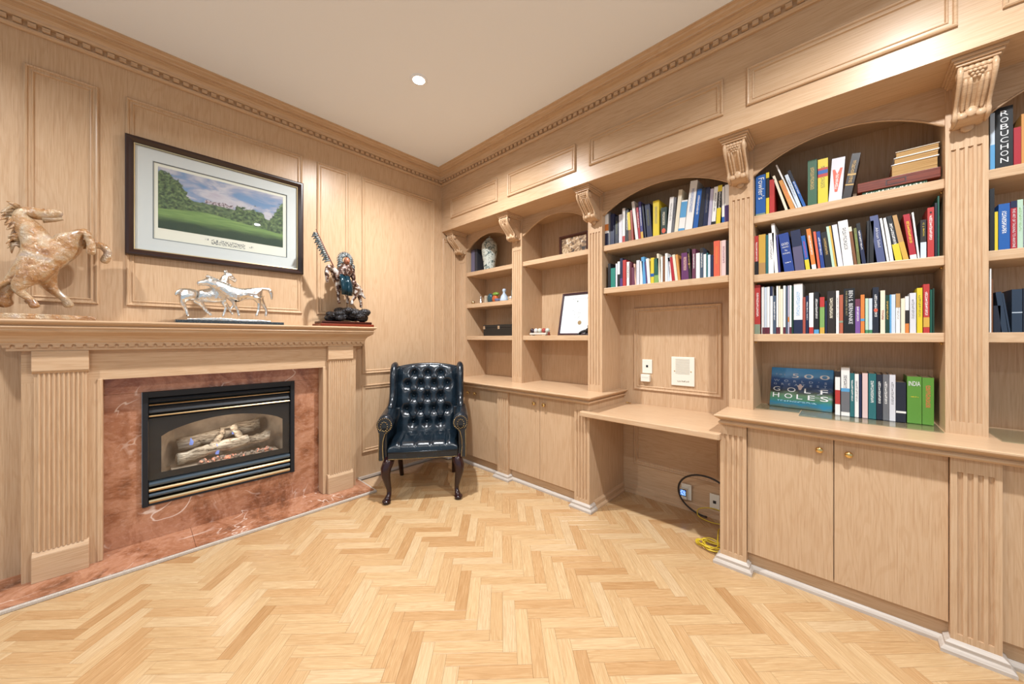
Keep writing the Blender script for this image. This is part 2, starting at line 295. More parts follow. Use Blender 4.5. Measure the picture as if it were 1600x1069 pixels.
BOOKS={
'b4s3':(1.305,2.575,[
(-0.403,0.028,0.296,0,'red','white','bot:sage:.2'),
(-0.369,0.004,0.282,0,'white','',''),
(-0.365,0.009,0.283,0,'white','','bot:maroon:.14'),
(-0.355,0.013,0.279,0,'paleblue','','bot:maroon:.14'),
(-0.342,0.013,0.281,0,'white','','bot:maroon:.14'),
(-0.327,0.013,0.281,0,'white','','top:navy:.2'),
(-0.314,0.016,0.225,0,'slate','white',''),
(-0.297,0.009,0.282,0,'white','','bot:maroon:.14'),
(-0.287,0.008,0.281,0,'cream','','bot:maroon:.14'),
(-0.279,0.013,0.261,0,'cream','',''),
(-0.265,0.011,0.28,0,'white','','bot:maroon:.14'),
(-0.253,0.008,0.275,0,'slate','',''),
(-0.244,0.007,0.278,0,'lilac','','mid:orange:.25:.1'),
(-0.236,0.009,0.278,0,'white','','bot:maroon:.14'),
(-0.226,0.007,0.273,0,'darkgreen','',''),
(-0.217,0.039,0.284,0,'white','skyblue','bot:navy:.28'),
(-0.177,0.012,0.206,0,'rust','',''),
(-0.164,0.012,0.213,0,'navy','white',''),
(-0.15,0.019,0.227,0,'white','','bot:red:.16'),
(-0.129,0.021,0.23,0,'black','white','bot:skyblue:.1'),
(-0.105,0.02,0.2,0,'leaf','','top:red:.27;bot:mustard:.17'),
(-0.083,0.008,0.178,0,'navy','white',''),
(-0.074,0.032,0.23,0,'espresso','cream',''),
(-0.039,0.012,0.229,0,'white','grey',''),
(-0.026,0.015,0.206,0,'terracotta','','mid:sage:.28:.05'),
(-0.009,0.043,0.237,0,'black','TEXT:bernanke',''),
(0.035,0.019,0.179,0,'purple','white','top:plum:.22'),
(0.055,0.015,0.2,0,'orange','','mid:skyblue:.32:.06'),
(0.072,0.012,0.18,0,'mint','','bot:green:.1'),
(0.085,0.013,0.179,0,'paleblue','','bot:green:.1'),
(0.099,0.022,0.234,0,'ink','white','disc:coral'),
(0.126,0.017,0.215,0,'cream','TEXT:thai',''),
(0.143,0.015,0.191,0,'darkgreen','mustard',''),
(0.158,0.02,0.192,0,'paleblue','','left:skyblue'),
(0.179,0.015,0.195,0,'white','grey','top:tan:.35'),
(0.196,0.014,0.17,0,'cream','',''),
(0.21,0.013,0.179,0,'white','','mid:espresso:.26:.36;bot:orange:.26'),
(0.225,0.021,0.194,0,'paper','grey',''),
(0.248,0.018,0.216,0,'yellow','olive',''),
(0.268,0.02,0.232,0,'red','white','mid:mustard:.12:.2'),
(0.289,0.007,0.205,0,'bottle','white',''),
(0.297,0.006,0.21,0,'darkgreen','',''),
]),
'b4s2':(1.66,2.575,[
(-0.403,0.019,0.239,0,'red','white','bot:black:.35'),
(-0.383,0.034,0.242,0,'mustard','','bot:tan:.3'),
(-0.348,0.012,0.235,0,'teal','',''),
(-0.335,0.026,0.241,0,'white','grey',''),
(-0.304,0.016,0.295,-0.018,'white','',''),
(-0.287,0.009,0.225,-0.012,'indigo','',''),
(-0.259,0.046,0.225,-0.029,'royal','TEXT:god',''),
(-0.21,0.043,0.233,-0.023,'dusk','','top:navy:.4'),
(-0.163,0.019,0.196,-0.023,'blue','magenta','bot:yellow:.3'),
(-0.137,0.019,0.23,-0.026,'orange','white','bot:white:.12'),
(-0.112,0.011,0.21,-0.021,'coral','',''),
(-0.099,0.016,0.207,-0.021,'royal','white',''),
(-0.08,0.025,0.198,-0.021,'black','gold',''),
(-0.054,0.019,0.226,-0.025,'mint','','right:mustard'),
(-0.031,0.021,0.229,-0.025,'paper','',''),
(-0.009,0.038,0.243,-0.023,'white','ink',''),
(0.031,0.012,0.205,-0.022,'brown','','top:cream:.12'),
(0.044,0.012,0.195,-0.016,'olive','leaf',''),
(0.061,0.015,0.217,-0.023,'navy','white','top:black:.18'),
(0.078,0.009,0.222,0,'black','',''),
(0.088,0.015,0.219,0,'black','',''),
(0.115,0.03,0.242,-0.027,'slateblue','TEXT:salad',''),
(0.149,0.009,0.224,-0.026,'white','',''),
(0.16,0.013,0.223,-0.024,'white','',''),
(0.178,0.024,0.227,-0.034,'black','white','bot:yellow:.37'),
(0.204,0.019,0.227,-0.04,'tan','','bot:mustard:.4'),
(0.227,0.022,0.223,-0.024,'crimson','yellow','bot:white:.1'),
(0.251,0.007,0.228,-0.02,'white','',''),
(0.259,0.019,0.185,0,'espresso','TEXT:cjbox','bot:paleblue:.42'),
(0.281,0.021,0.238,0,'red','white','dot:black'),
(0.304,0.007,0.255,0,'ink','',''),
(0.312,0.006,0.287,0,'bottle','',''),
]),
'b4s1':(2.013,2.575,[
(-0.398,0.049,0.247,0,'blue','TEXT:fowlers','bot:sage:.07'),
(-0.347,0.016,0.252,0,'black','','top:yellow:.13;bot:yellow:.4'),
(-0.33,0.024,0.204,0,'red','',''),
(-0.254,0.013,0.221,-0.062,'cream','',''),
(-0.23,0.022,0.184,-0.057,'amber','coral',''),
(-0.206,0.009,0.281,-0.095,'white','',''),
(-0.196,0.017,0.208,-0.063,'paleblue','grey',''),
(-0.174,0.014,0.229,-0.072,'blue','white','top:ink:.3'),
(-0.156,0.04,0.257,0,'forest','gold',''),
(-0.113,0.042,0.248,0,'yellow','olive','mid:red:.6:.2;mid:blue:.67:.08'),
(-0.07,0.053,0.23,0.015,'paper','TEXT:vee',''),
(-0.016,0.034,0.229,0.039,'espresso','gold','mid:gold:.52:.04;mid:gold:.3:.03'),
]),
'b3s1':(2.013,2.575,[
(-1.403,0.031,0.258,0,'white','','mid:orange:.48:.2;bot:navy:.4'),
(-1.37,0.012,0.266,0,'grey','',''),
(-1.356,0.034,0.244,0,'navy','',''),
(-1.317,0.028,0.219,0,'ink','olive',''),
(-1.285,0.027,0.226,0,'paper','',''),
(-1.256,0.022,0.268,0,'white','','bot:red:.2'),
(-1.23,0.024,0.258,0,'black','white',''),
(-1.204,0.022,0.226,-0.013,'brown','','top:yellow:.6'),
(-1.181,0.014,0.237,-0.012,'rust','',''),
(-1.15,0.022,0.298,-0.033,'white','',''),
(-1.126,0.016,0.246,-0.021,'crimson','white',''),
(-1.108,0.019,0.284,-0.022,'indigo','white','bot:mustard:.2'),
(-1.08,0.012,0.261,-0.024,'ink','',''),
(-1.062,0.037,0.251,-0.019,'navy','olive',''),
(-1.02,0.044,0.261,0,'yellow','grey',''),
(-0.964,0.041,0.198,0,'pine','cream','disc:coral'),
(-0.922,0.028,0.256,0.021,'white','grey',''),
(-0.892,0.017,0.249,0.017,'grey','ink',''),
(-0.873,0.025,0.29,0.031,'cream','',''),
(-0.846,0.04,0.21,0.023,'white','','mid:skyblue:.45:.5;bot:skyblue:.1'),
(-0.803,0.046,0.325,0.037,'white','blue',''),
(-0.752,0.03,0.26,0.029,'blue','white',''),
(-0.72,0.027,0.26,0.025,'ink','',''),
(-0.691,0.027,0.257,0.019,'navy','grey',''),
(-0.662,0.019,0.241,0.018,'lilac','',''),
(-0.641,0.024,0.247,0.018,'white','ink','bot:black:.1'),
(-0.613,0.025,0.25,0.013,'black','white','top:yellow:.16;bot:yellow:.42'),
(-0.579,0.015,0.236,0,'white','','bot:blue:.18'),
(-0.562,0.023,0.243,0,'white','','bot:violet:.46'),
]),
'b3s2':(1.677,2.575,[
(-1.377,0.022,0.195,0,'black','',''),
(-1.353,0.038,0.155,0,'jade','',''),
(-1.312,0.014,0.186,0,'paper','',''),
(-1.296,0.02,0.199,0,'black','','top:white:.5'),
(-1.275,0.021,0.221,0,'navy','','bot:violet:.3'),
(-1.253,0.026,0.204,0,'red','',''),
(-1.221,0.021,0.186,0,'white','black',''),
(-1.197,0.015,0.179,0,'maroon','',''),
(-1.181,0.024,0.138,0,'plum','',''),
(-1.154,0.009,0.164,-0.012,'peach','',''),
(-1.144,0.023,0.186,0,'paper','',''),
(-1.116,0.019,0.176,0,'white','',''),
(-1.095,0.024,0.204,-0.013,'skyblue','',''),
(-1.07,0.01,0.165,-0.014,'violet','',''),
(-1.059,0.021,0.187,-0.014,'white','',''),
(-1.037,0.024,0.188,0,'yellow','','mid:blue:.27:.12'),
(-1.011,0.031,0.179,0,'bottle','','bot:leaf:.32'),
(-0.978,0.013,0.211,-0.015,'cream','',''),
(-0.964,0.013,0.185,0,'white','',''),
(-0.95,0.016,0.187,0,'brown','',''),
(-0.934,0.016,0.204,0,'white','',''),
(-0.917,0.016,0.175,0,'paleblue','',''),
(-0.9,0.013,0.171,-0.016,'white','magenta',''),
(-0.886,0.02,0.172,-0.017,'crimson','',''),
(-0.865,0.018,0.186,-0.021,'cream','',''),
(-0.846,0.015,0.183,-0.019,'amber','',''),
(-0.825,0.047,0.188,0,'grape','peach',''),
(-0.777,0.018,0.213,-0.013,'espresso','gold','disc:tan'),
(-0.756,0.021,0.203,0,'plum','white',''),
(-0.732,0.024,0.172,0,'white','',''),
(-0.707,0.02,0.203,0,'slate','white','top:espresso:.17'),
(-0.686,0.016,0.158,0,'white','',''),
(-0.669,0.009,0.164,0,'teal','',''),
(-0.66,0.015,0.15,0,'paleblue','',''),
(-0.644,0.016,0.145,0,'navy','',''),
(-0.626,0.035,0.233,0,'coral','orange',''),
(-0.589,0.007,0.228,0,'peach','',''),
(-0.581,0.025,0.229,0,'blush','plum',''),
(-0.555,0.016,0.222,0,'espresso','',''),
]),
'b4c':(0.857,2.655,[
(-0.044,0.021,0.241,0,'white','','top:espresso:.13;mid:red:.25:.32'),
(-0.02,0.035,0.263,0,'white','ink','mid:skyblue:.5:.07;mid:grey:.08:.42'),
(0.016,0.017,0.234,0,'teal','white',''),
(0.034,0.016,0.231,0,'white','grey',''),
(0.051,0.01,0.23,0,'navy','',''),
(0.063,0.021,0.237,0,'blush','',''),
(0.086,0.029,0.237,0,'teal','white',''),
(0.116,0.022,0.234,0,'ink','white',''),
(0.139,0.022,0.236,0,'grey','white',''),
(0.162,0.022,0.236,0,'paper','grey',''),
(0.185,0.035,0.2,0,'ink','','mid:white:.22:.05'),
(0.223,0.049,0.232,0,'grass','TEXT:india',''),
(0.273,0.038,0.23,0,'grass','coral',''),
]),
'b5s1':(2.013,2.575,[
(0.461,0.013,0.253,0,'paleblue','','bot:skyblue:.45'),
(0.475,0.046,0.268,0,'black','TEXT:robuchon',''),
(0.522,0.019,0.166,0,'crimson','',''),
(0.541,0.018,0.217,0,'amber','',''),
]),
'b5s2':(1.66,2.575,[
(0.46,0.013,0.276,0,'black','',''),
(0.473,0.009,0.172,0,'yellow','',''),
(0.483,0.03,0.202,0,'blue','white',''),
(0.514,0.017,0.207,0,'crimson','TEXT:talking','top:navy:.14'),
(0.531,0.015,0.209,0,'mint','leaf',''),
(0.547,0.017,0.183,0,'lilac','',''),
]),
'b5s3':(1.305,2.575,[
(0.46,0.004,0.282,0,'white','',''),
(0.464,0.005,0.235,0,'brown','',''),
(0.47,0.019,0.117,0,'ink','',''),
(0.492,0.016,0.176,-0.017,'denim','',''),
(0.509,0.006,0.17,-0.018,'denim','',''),
(0.517,0.027,0.184,0,'denim','','mid:paleblue:.45:.02'),
(0.545,0.016,0.186,0,'ink','',''),
]),
}

# ================================================================ the setting
def wallP(a, b, h): return (WX + h, a, b)
def friezeP(a, b, h): return (a, FY - h, b)
MOULD = [(0,0),(0.0,.010),(.005,.014),(.011,.012),(.015,.005),(.024,.005),(.027,.009),(.031,.008),(.035,0)]

# floor: slab + herringbone oak blocks laid at 45 degrees to the walls
fl = mk('floor', MB().box(-3.6, 3.2, -3.0, 3.0, -0.06, -0.012), M['oakx'], kind='structure')
PW, PN = 0.057, 5; PL = PW*PN
A0, B0 = -0.165, 1.902
S2 = math.sqrt(.5)
def block_mesh(vert, rv):
    g = 0.00025; L, W_ = (PL, PW)
    mb = MB()
    x0, x1, y0, y1 = -L/2+g, L/2-g, -W_/2+g, W_/2-g; b = .0006
    mb.add([(x0,y0,-.012),(x1,y0,-.012),(x1,y1,-.012),(x0,y1,-.012),(x0,y0,-b),(x1,y0,-b),(x1,y1,-b),(x0,y1,-b),
            (x0+b,y0+b,0),(x1-b,y0+b,0),(x1-b,y1-b,0),(x0+b,y1-b,0)],
           [(0,1,5,4),(1,2,6,5),(2,3,7,6),(3,0,4,7),(4,5,9,8),(5,6,10,9),(6,7,11,10),(7,4,8,11),(8,9,10,11)])
    return mb
def finish_block(me, rvals):
    uv = me.uv_layers.new(name='UVMap'); at = me.attributes.new('rnd', 'FLOAT', 'FACE')
    return uv, at
blocks = []   # (x, y, angle)
for m_ in range(-14, 14):
    for k in range(-60, 60):
        a = A0 + k*PW + PN*PW*m_; b = B0 - k*PW + PN*PW*m_
        for (ca, cb, ang) in ((a+PL/2, b+PW/2, R(45)), (a+(PN-.5)*PW, b+PW+PL/2, R(135))):
            x = (ca-cb)*S2; y = (ca+cb)*S2
            if -3.05 < x < 1.6 and -1.2 < y < 2.9: blocks.append((x, y, ang))
fwd = (-math.sin(R(43.2965)), math.cos(R(43.2965)))
def in_view(x, y):
    z = x*fwd[0] + y*fwd[1]
    if z < 0.9: return None
    u = (x*fwd[1] - y*fwd[0])/z
    if abs(u) > 1.55 or x < -2.86 or y > 2.36: return None
    return z
near = sorted([(in_view(*b[:2]), i) for i, b in enumerate(blocks) if in_view(*b[:2])])
near = [i for z, i in near[:300]]
near_set = set(near)
variants = []
for q in range(40):
    mb = block_mesh(0, 0); me = make_mesh('plank', mb); me.materials.append(M['parquet'])
    uv = me.uv_layers.new(name='UVMap')
    for l in me.loops: co = me.vertices[l.vertex_index].co; uv.data[l.index].uv = (co.x, co.y)
    at = me.attributes.new('rnd', 'FLOAT', 'FACE'); rv = (q+.5)/40
    at.data.foreach_set('value', [rv]*len(me.polygons)); variants.append(me)
for i in near:
    x, y, ang = blocks[i]
    share('plank', random.choice(variants), fl, (x, y, 0), ang)
far_mb = MB(); far_uv = []; far_r = []
tmpl = block_mesh(0, 0)
for i, (x, y, ang) in enumerate(blocks):
    if i in near_set: continue
    c, s = math.cos(ang), math.sin(ang)
    far_mb.add([(x+c*p[0]-s*p[1], y+s*p[0]+c*p[1], p[2]) for p in tmpl.v], tmpl.f)
    far_uv.append(tmpl.v); far_r += [random.random()]*len(tmpl.f)
o = mk('far_planks', far_mb, M['parquet'], fl, kind='stuff', normals=False)
me = o.data; uv = me.uv_layers.new(name='UVMap'); nt = len(tmpl.v)
for l in me.loops:
    p = tmpl.v[l.vertex_index % nt]; uv.data[l.index].uv = (p[0], p[1])
at = me.attributes.new('rnd', 'FLOAT', 'FACE'); at.data.foreach_set('value', far_r)

mk('ceiling', MB().box(-3.6, 3.2, -3.0, 3.1, CEIL, CEIL+.1), M['ceiling'], kind='structure')
# fireplace wall with the hole for the firebox
wl = mk('wall_left', MB().box(WX-.06, WX, -3.0, .02, 0, CEIL).box(WX-.06, WX, .86, WY, 0, CEIL).box(WX-.06, WX, .02, .86, .96, CEIL).box(WX-.06, WX, .02, .86, 0, .22), M['oak'], kind='structure')
for (y0, y1, z0, z1) in ((-1.45, -.53, 1.48, 2.755), (-.411, -.15, 1.48, 2.757), (-.04, .925, 1.48, 2.757), (1.035, 1.30, 1.48, 2.75), (1.41, 2.19, .955, 2.75), (1.41, 2.19, .235, .852), (2.30, 2.465, .90, 2.372)):
    mk('panel_moulding', MB().frame(wallP, y0, y1, z0, z1, MOULD), M['oak'], wl)
wr = mk('wall_right', MB().box(WX-.06, 3.0, WY, WY+.06, 0, CEIL), M['oak'], kind='structure')
bl = mk('baseboard_left', MB().box(WX, WX+.016, 1.378, 2.3, 0, .020), M['trimwhite'], kind='structure')

# crown with dentils: left along y, right along x, mitred in the corner
CROWN = [(0,2.925),(.014,2.925),(.022,2.932),(.024,2.942),(.016,2.946),(.016,2.972),(.034,2.976),(.040,2.984),(.044,2.996),(.058,3.008),(.085,3.014),(.085,3.019),(.098,3.019),(.102,3.026),(.122,3.032),(.128,3.040),(.145,3.044),(.145,CEIL)]
n = len(CROWN)
vs = [(WX+d, -3.0, z) for d, z in CROWN] + [(WX+d, FY-d, z) for d, z in CROWN]
tr1 = mk('trim_1', MB().add(vs, [(i, i+1, n+i+1, n+i) for i in range(n-1)]), M['oaky'], kind='structure')
vs = [(WX+d, FY-d, z) for d, z in CROWN] + [(3.0, FY-d, z) for d, z in CROWN]
tr2 = mk('trim_2', MB().add(vs, [(i, i+1, n+i+1, n+i) for i in range(n-1)]), M['oakx'], kind='structure')
tr1['label'] = 'oak crown moulding with dentils above the fireplace wall'; tr2['label'] = 'oak crown moulding with dentils above the bookcases'
dy = make_mesh('dentil', MB().box(0, .022, -.014, .014, -.011, .011)); dy.materials.append(M['oaky'])
dx = make_mesh('dentil', MB().box(-.014, .014, -.022, 0, -.011, .011)); dx.materials.append(M['oakx'])
for i in range(64): share('dentil', dy, tr1, (WX+.014, 2.245-i*.0469, 2.959))
for i in range(78): share('dentil', dx, tr2, (-3.165+i*.0469, FY-.014, 2.959))

# ================================================================ built-in bookcases
PX = [(-3.21,-3.095), (-2.383,-2.255), (-1.532,-1.405), (-.530,-.404), (.329,.449), (1.175,1.30)]
BAY = [(PX[i][1], PX[i+1][0]) for i in range(5)]
UY, BY, SY = 2.545, 2.84, 2.53     # upper face, back panel face, pilaster face
CT = .851; SOF = 2.437; SH_T = .044

fr = thing('bookcase_frieze', 'long oak frieze and soffit with five moulded panels above the bookcases', 'frieze', (-.1, FY, SOF))
mk('frieze_board', MB().box(WX, 3.0, FY, FY+.02, SOF, 2.99), M['oakx'], fr)
mk('soffit', MB().box(WX, 3.0, FY+.02, WY, SOF, SOF+.02), M['oakx'], fr)
for (x0, x1) in ((-3.044,-2.338), (-2.207,-1.491), (-1.375,-.507), (-.394,.330), (.438,1.16)):
    mk('panel_moulding', MB().frame(friezeP, x0, x1, 2.546, 2.752, MOULD), M['oakx'], fr)

def fluted(mb, x0, x1, yf, yb, z0, z1, f0, f1, nf=4, margin=.2, r=.0075):
    """pilaster board with nf rounded grooves cut in its face between heights f0 and f1"""
    mb.box(x0, x1, yf, yb, z0, f0); mb.box(x0, x1, yf, yb, f1, z1)
    w_ = x1-x0; poly = [(x0, yb), (x0, yf)]
    for i in range(nf):
        c = x0 + w_*(margin + (1-2*margin)*i/(nf-1))
        for q in range(7):
            a = math.pi*q/6; poly.append((c - r*math.cos(a), yf + r*1.15*math.sin(a)))
    poly += [(x1, yf), (x1, yb)]
    mb.prism(poly, 'z', f0, f1); return mb

def corbel(parent, xc, w_):
    """carved scroll bracket between soffit and pilaster"""
    h = w_/2
    cap = MB()
    for (o, z0, z1, yf) in ((.020, SOF-.012, SOF, 2.318), (.013, SOF-.024, SOF-.012, 2.326), (.006, SOF-.034, SOF-.024, 2.336)):
        cap.box(xc-h-o, xc+h+o, yf, SY+.001, z0, z1)
    c = mk('corbel', cap, M['oakx'], parent, bevel=.003)
    prof = []
    top, bot = SOF-.034, 2.215
    P = [(2.352,top),(2.346,top-.022),(2.352,top-.045),(2.374,top-.072),(2.404,top-.10),(2.432,top-.125),(2.448,top-.145),(2.444,top-.160),(2.452,top-.176),(2.474,top-.184),(2.500,top-.188),(SY+.001,bot)]
    P = P + [(SY+.001, top)]
    mk('scroll', MB().prism(P, 'x', xc-h*.80, xc+h*.80), M['oakx'], c, bevel=.004)
    sd = MB()
    for s in (-1, 1):
        pts = [(xc+s*h*.86, y-.004, z) for y, z in P[:11]]
        sd.tube(pts, [.007,.010,.009,.008,.007,.007,.008,.009,.009,.008,.006], 7)
        sd.sphere((xc+s*h*.9, 2.372, top-.026), .022, 10, 7, (.35,1,1))
        sd.sphere((xc+s*h*.9, 2.468, top-.166), .017, 10, 7, (.4,1,1))
    mk('volute', sd, M['oakx'], c, smooth=True)
    lf = MB()
    def onp(t):
        q = t*10; k = min(9, int(q)); f = q-k
        return (P[k][0]+(P[k+1][0]-P[k][0])*f, P[k][1]+(P[k+1][1]-P[k][1])*f)
    for u in (-.58, -.30, .30, .58):
        pts = [(xc+h*u*(1-.25*t), onp(t)[0]-.001, onp(t)[1]) for t in [.22+.42*k/6 for k in range(7)]]
        lf.tube(pts, [.004,.007,.0085,.0085,.008,.007,.004], 7, .8)
    for k in range(5): lf.sphere((xc+h*(-.6+.3*k), onp(.06)[0]-.002, onp(.06)[1]), .012, 9, 6, (.95,.5,.8))
    for u in (-.5, .5): lf.sphere((xc+h*u, onp(.74)[0]-.002, onp(.74)[1]), .017, 10, 7, (1,.7,.9))
    lf.sphere((xc, onp(.66)[0]-.002, onp(.66)[1]), .016, 10, 7, (1.2,.6,1.4))
    mk('acanthus_leaf', lf, M['oakx'], c, smooth=True)
    gr = MB()
    for r_ in range(3):
        for q in range(4-r_): gr.sphere((xc + (q-(3-r_)/2)*.012, 2.343+r_*.006, top-.030-r_*.010), .0068, 7, 5)
    mk('grapes', gr, M['oakx'], c, smooth=True)
    mk('rosette', MB().sphere((xc, SY-.012, bot-.004), .020, 12, 7, (1,.55,1)).sphere((xc-h*.6, SY-.008, bot+.012), .016, 10, 6, (1.2,.5,.7)).sphere((xc+h*.6, SY-.008, bot+.012), .016, 10, 6, (1.2,.5,.7)), M['oakx'], c, smooth=True)

plab = ['fluted oak pilaster with corbel against the fireplace wall', 'fluted oak pilaster with corbel between vase bay and certificate bay', 'fluted oak pilaster with corbel between certificate bay and desk bay',
        'fluted oak pilaster with corbel between desk bay and golf book bay', 'largest fluted oak pilaster with grape carved corbel beside the golf book bay', 'fluted oak pilaster beyond the picture edge']
for i in range(5):
    x0, x1 = PX[i]
    t = thing('pilaster', plab[i], 'pilaster', ((x0+x1)/2, SY, CT), group='fluted pilasters between the bookcase bays')
    mk('shaft', fluted(MB(), x0, x1, SY, UY+.004, CT, SOF, .905, 2.13), M['oak'], t)
    corbel(t, (x0+x1)/2 + (.02 if i == 0 else 0), (x1-x0)*.86)

def arch_pts(x0, x1, zs, rise, n=20):
    hw = (x1-x0)/2; r = (hw*hw+rise*rise)/(2*rise); cx = (x0+x1)/2; cz = zs+rise-r; a = math.asin(hw/r)
    return [(cx+r*math.sin(-a+2*a*i/n), cz+r*math.cos(-a+2*a*i/n)) for i in range(n+1)]
shelves = [[2.013,1.66,1.305], [2.013,1.305], [2.013,1.677], [2.013,1.66,1.305], [2.013,1.66,1.305]]
blab = ['arched oak bookshelf bay holding the vase and small ornaments', 'arched oak bookshelf bay holding the framed certificate', 'arched oak bookshelf bay with two book rows above the desk', 'arched oak bookshelf bay holding the large golf book', 'arched oak bookshelf bay cut off by the picture edge']
for i, (x0, x1) in enumerate(BAY):
    t = thing('bookshelf', blab[i], 'bookshelf', ((x0+x1)/2, BY, CT), group='arched bookshelf bays')
    zb = CT if i != 2 else .742
    mk('back_panel', MB().box(x0-.06, x1+.06, BY, WY, zb, SOF), M['oak'], t)
    mk('side_panel', MB().box(x0-.06, x0, UY+.004, BY, zb, SOF), M['oak'], t)
    mk('side_panel', MB().box(x1, x1+.06, UY+.004, BY, zb, SOF), M['oak'], t)
    ap = arch_pts(x0, x1, 2.256, .134)
    hd = mk('arch', MB().prism([(x0-.001,2.256)] + ap[1:-1] + [(x1+.001,2.256), (x1+.001,SOF), (x0-.001,SOF)], 'y', UY, UY+.022), M['oakx'], t)
    mk('arch_bead', MB().tube([(p[0], UY+.001, p[1]-.003) for p in ap], .0045, 6), M['oakx'], hd, smooth=True)
    for z in shelves[i]:
        mk('shelf', MB().box(x0, x1, UY, BY, z-SH_T, z), M['oakx'], t, bevel=.003)
        pins = MB()
        for x in (x0+.004, x1-.004): pins.sphere((x, UY+.05, z-SH_T-.006), .006, 6, 4)
        mk('shelf_pin', pins, M['brass'], t)

# base cabinets
DY, KY = 2.31, 2.335
LP = [(-3.21,-3.09), (-2.345,-2.209), (-1.506,-1.375), (-.524,-.397), (.311,.439), (1.16,1.29)]
knob_me = make_mesh('knob', MB().lathe([(.006,0),(.005,.010),(.012,.014),(.0155,.020),(.014,.026),(.006,.030)], n=14), True); knob_me.materials.append(M['brass'])
cl = ['oak double-door base cabinet under the vase bay behind the chair', 'oak double-door base cabinet between chair and desk', 'widest oak double-door base cabinet under the golf book', 'oak base cabinet door cut off by the picture edge']
for ci, (a, b) in enumerate(((0,1),(1,2),(3,4),(4,5))):
    x0, x1 = LP[a][1], LP[b][0]
    t = thing('base_cabinet', cl[ci], 'cabinet', ((x0+x1)/2, DY, 0), group='base cabinets under the bookcases')
    mk('carcass', MB().box(x0-.05, x1+.05, KY, BY, .10, .80), M['oak'], t)
    mk('kickboard', MB().box(x0-.02, x1+.02, KY+.002, KY+.02, 0, .10), M['oakx'], t)
    mk('shoe_moulding', MB().prism([(2.32,0),(2.32,.014),(2.325,.022),(2.332,.026),(2.336,.03),(KY+.003,.03),(KY+.003,0)], 'x', x0-.01, x1+.01), M['trimwhite'], t)
    xm = (x0+x1)/2 if ci != 1 else -1.857
    for (d0, d1, kx) in ((x0+.002, xm-.0015, xm-.052), (xm+.0015, x1-.002, xm+.052)):
        d = mk('door', MB().box(d0, d1, DY, KY, .102, .795), M['oak'], t, bevel=.0015)
        k = share('knob', knob_me, d, (kx, DY, .733), rot=(R(90),0,0))

ll = ['fluted oak base pilaster against the fireplace wall behind the chair', 'fluted oak base pilaster between the two cabinets nearest the chair', 'fluted oak base pilaster beside the desk on the chair side',
      'fluted oak base pilaster beside the desk above the yellow cable', 'fluted oak base pilaster under the largest corbel']
for i in range(5):
    x0, x1 = LP[i]
    t = thing('base_pilaster', ll[i], 'pilaster', ((x0+x1)/2, FY, 0), group='fluted base pilasters')
    yb = KY if i not in (2, 3) else KY
    mk('shaft', fluted(MB(), x0, x1, FY, yb, .03, .80, .078, .737), M['oak'], t)
    pm = MB()
    s0 = x0-.028 if i in (0, 1, 3, 4) else x0-.028
    PR = [(0,.030,0),(0,.030,.014),(0,.022,.024),(0,.016,.026),(0,.016,.040),(0,.006,.048),(0,0,.052)]
    nP = len(PR); vv = []; ff = []
    for (sx, sy, bx, by) in ((-1,0,x0,KY+.02), (-1,-1,x0,FY), (1,-1,x1,FY), (1,0,x1,KY+.02)):
        for _, d, z in PR: vv.append((bx+sx*d, by+sy*d, z))
    for k in range(3):
        for j in range(nP-1): ff.append((k*nP+j, (k+1)*nP+j, (k+1)*nP+j+1, k*nP+j+1))
    mk('plinth', pm.add(vv, ff), M['trimwhite'], t, normals=False)

# counters: moulded front edge, the ends returned at the desk
CPROF = [(2.36,.795),(2.275,.795),(2.264,.798),(2.258,.805),(2.258,.811),(2.264,.816),(2.270,.818),(2.262,.826),(2.248,.834),(2.240,.842),(2.240,.848),(2.244,CT),(2.36,CT)]
def counter(name, label, xa, xb, end):
    t = thing(name, label, 'countertop', ((xa+xb)/2, 2.5, .795), group='oak countertops')
    t0, t1 = (xa, xb)
    vs = []; n_ = len(CPROF)
    ring = [(d-2.24, z) for d, z in CPROF[1:-1]]
    m_ = len(ring)
    if end > 0:   # returned end at xb
        st = [(t0, 0), (t1, 1)]
        P = [[(t0, 2.24+d, z) for d, z in ring], [(t1-d, 2.24+d, z) for d, z in ring], [(t1-d, BY, z) for d, z in ring]]
    else:
        P = [[(t0+d, BY, z) for d, z in ring], [(t0+d, 2.24+d, z) for d, z in ring], [(t1, 2.24+d, z) for d, z in ring]]
    vs = sum(P, []); fs = []
    for k in range(2):
        for j in range(m_-1): fs.append((k*m_+j, k*m_+j+1, (k+1)*m_+j+1, (k+1)*m_+j))
    mk('edge_moulding', MB().add(vs, fs), M['oakx'], t, normals=False)
    xi0, xi1 = (t0, t1-.004) if end > 0 else (t0+.004, t1)
    mk('counter_board', MB().box(xi0, xi1, 2.2445, BY, CT-.012, CT), M['oakx'], t)
    xi0, xi1 = (t0, t1-.036) if end > 0 else (t0+.036, t1)
    mk('under_board', MB().box(xi0, xi1, 2.276, BY, .7955, .83), M['oakx'], t)
counter('countertop', 'oak countertop behind the chair under the vase and certificate bays', WX, -1.338, 1)
counter('countertop', 'long oak countertop carrying the golf book', -.545, 1.9, -1)

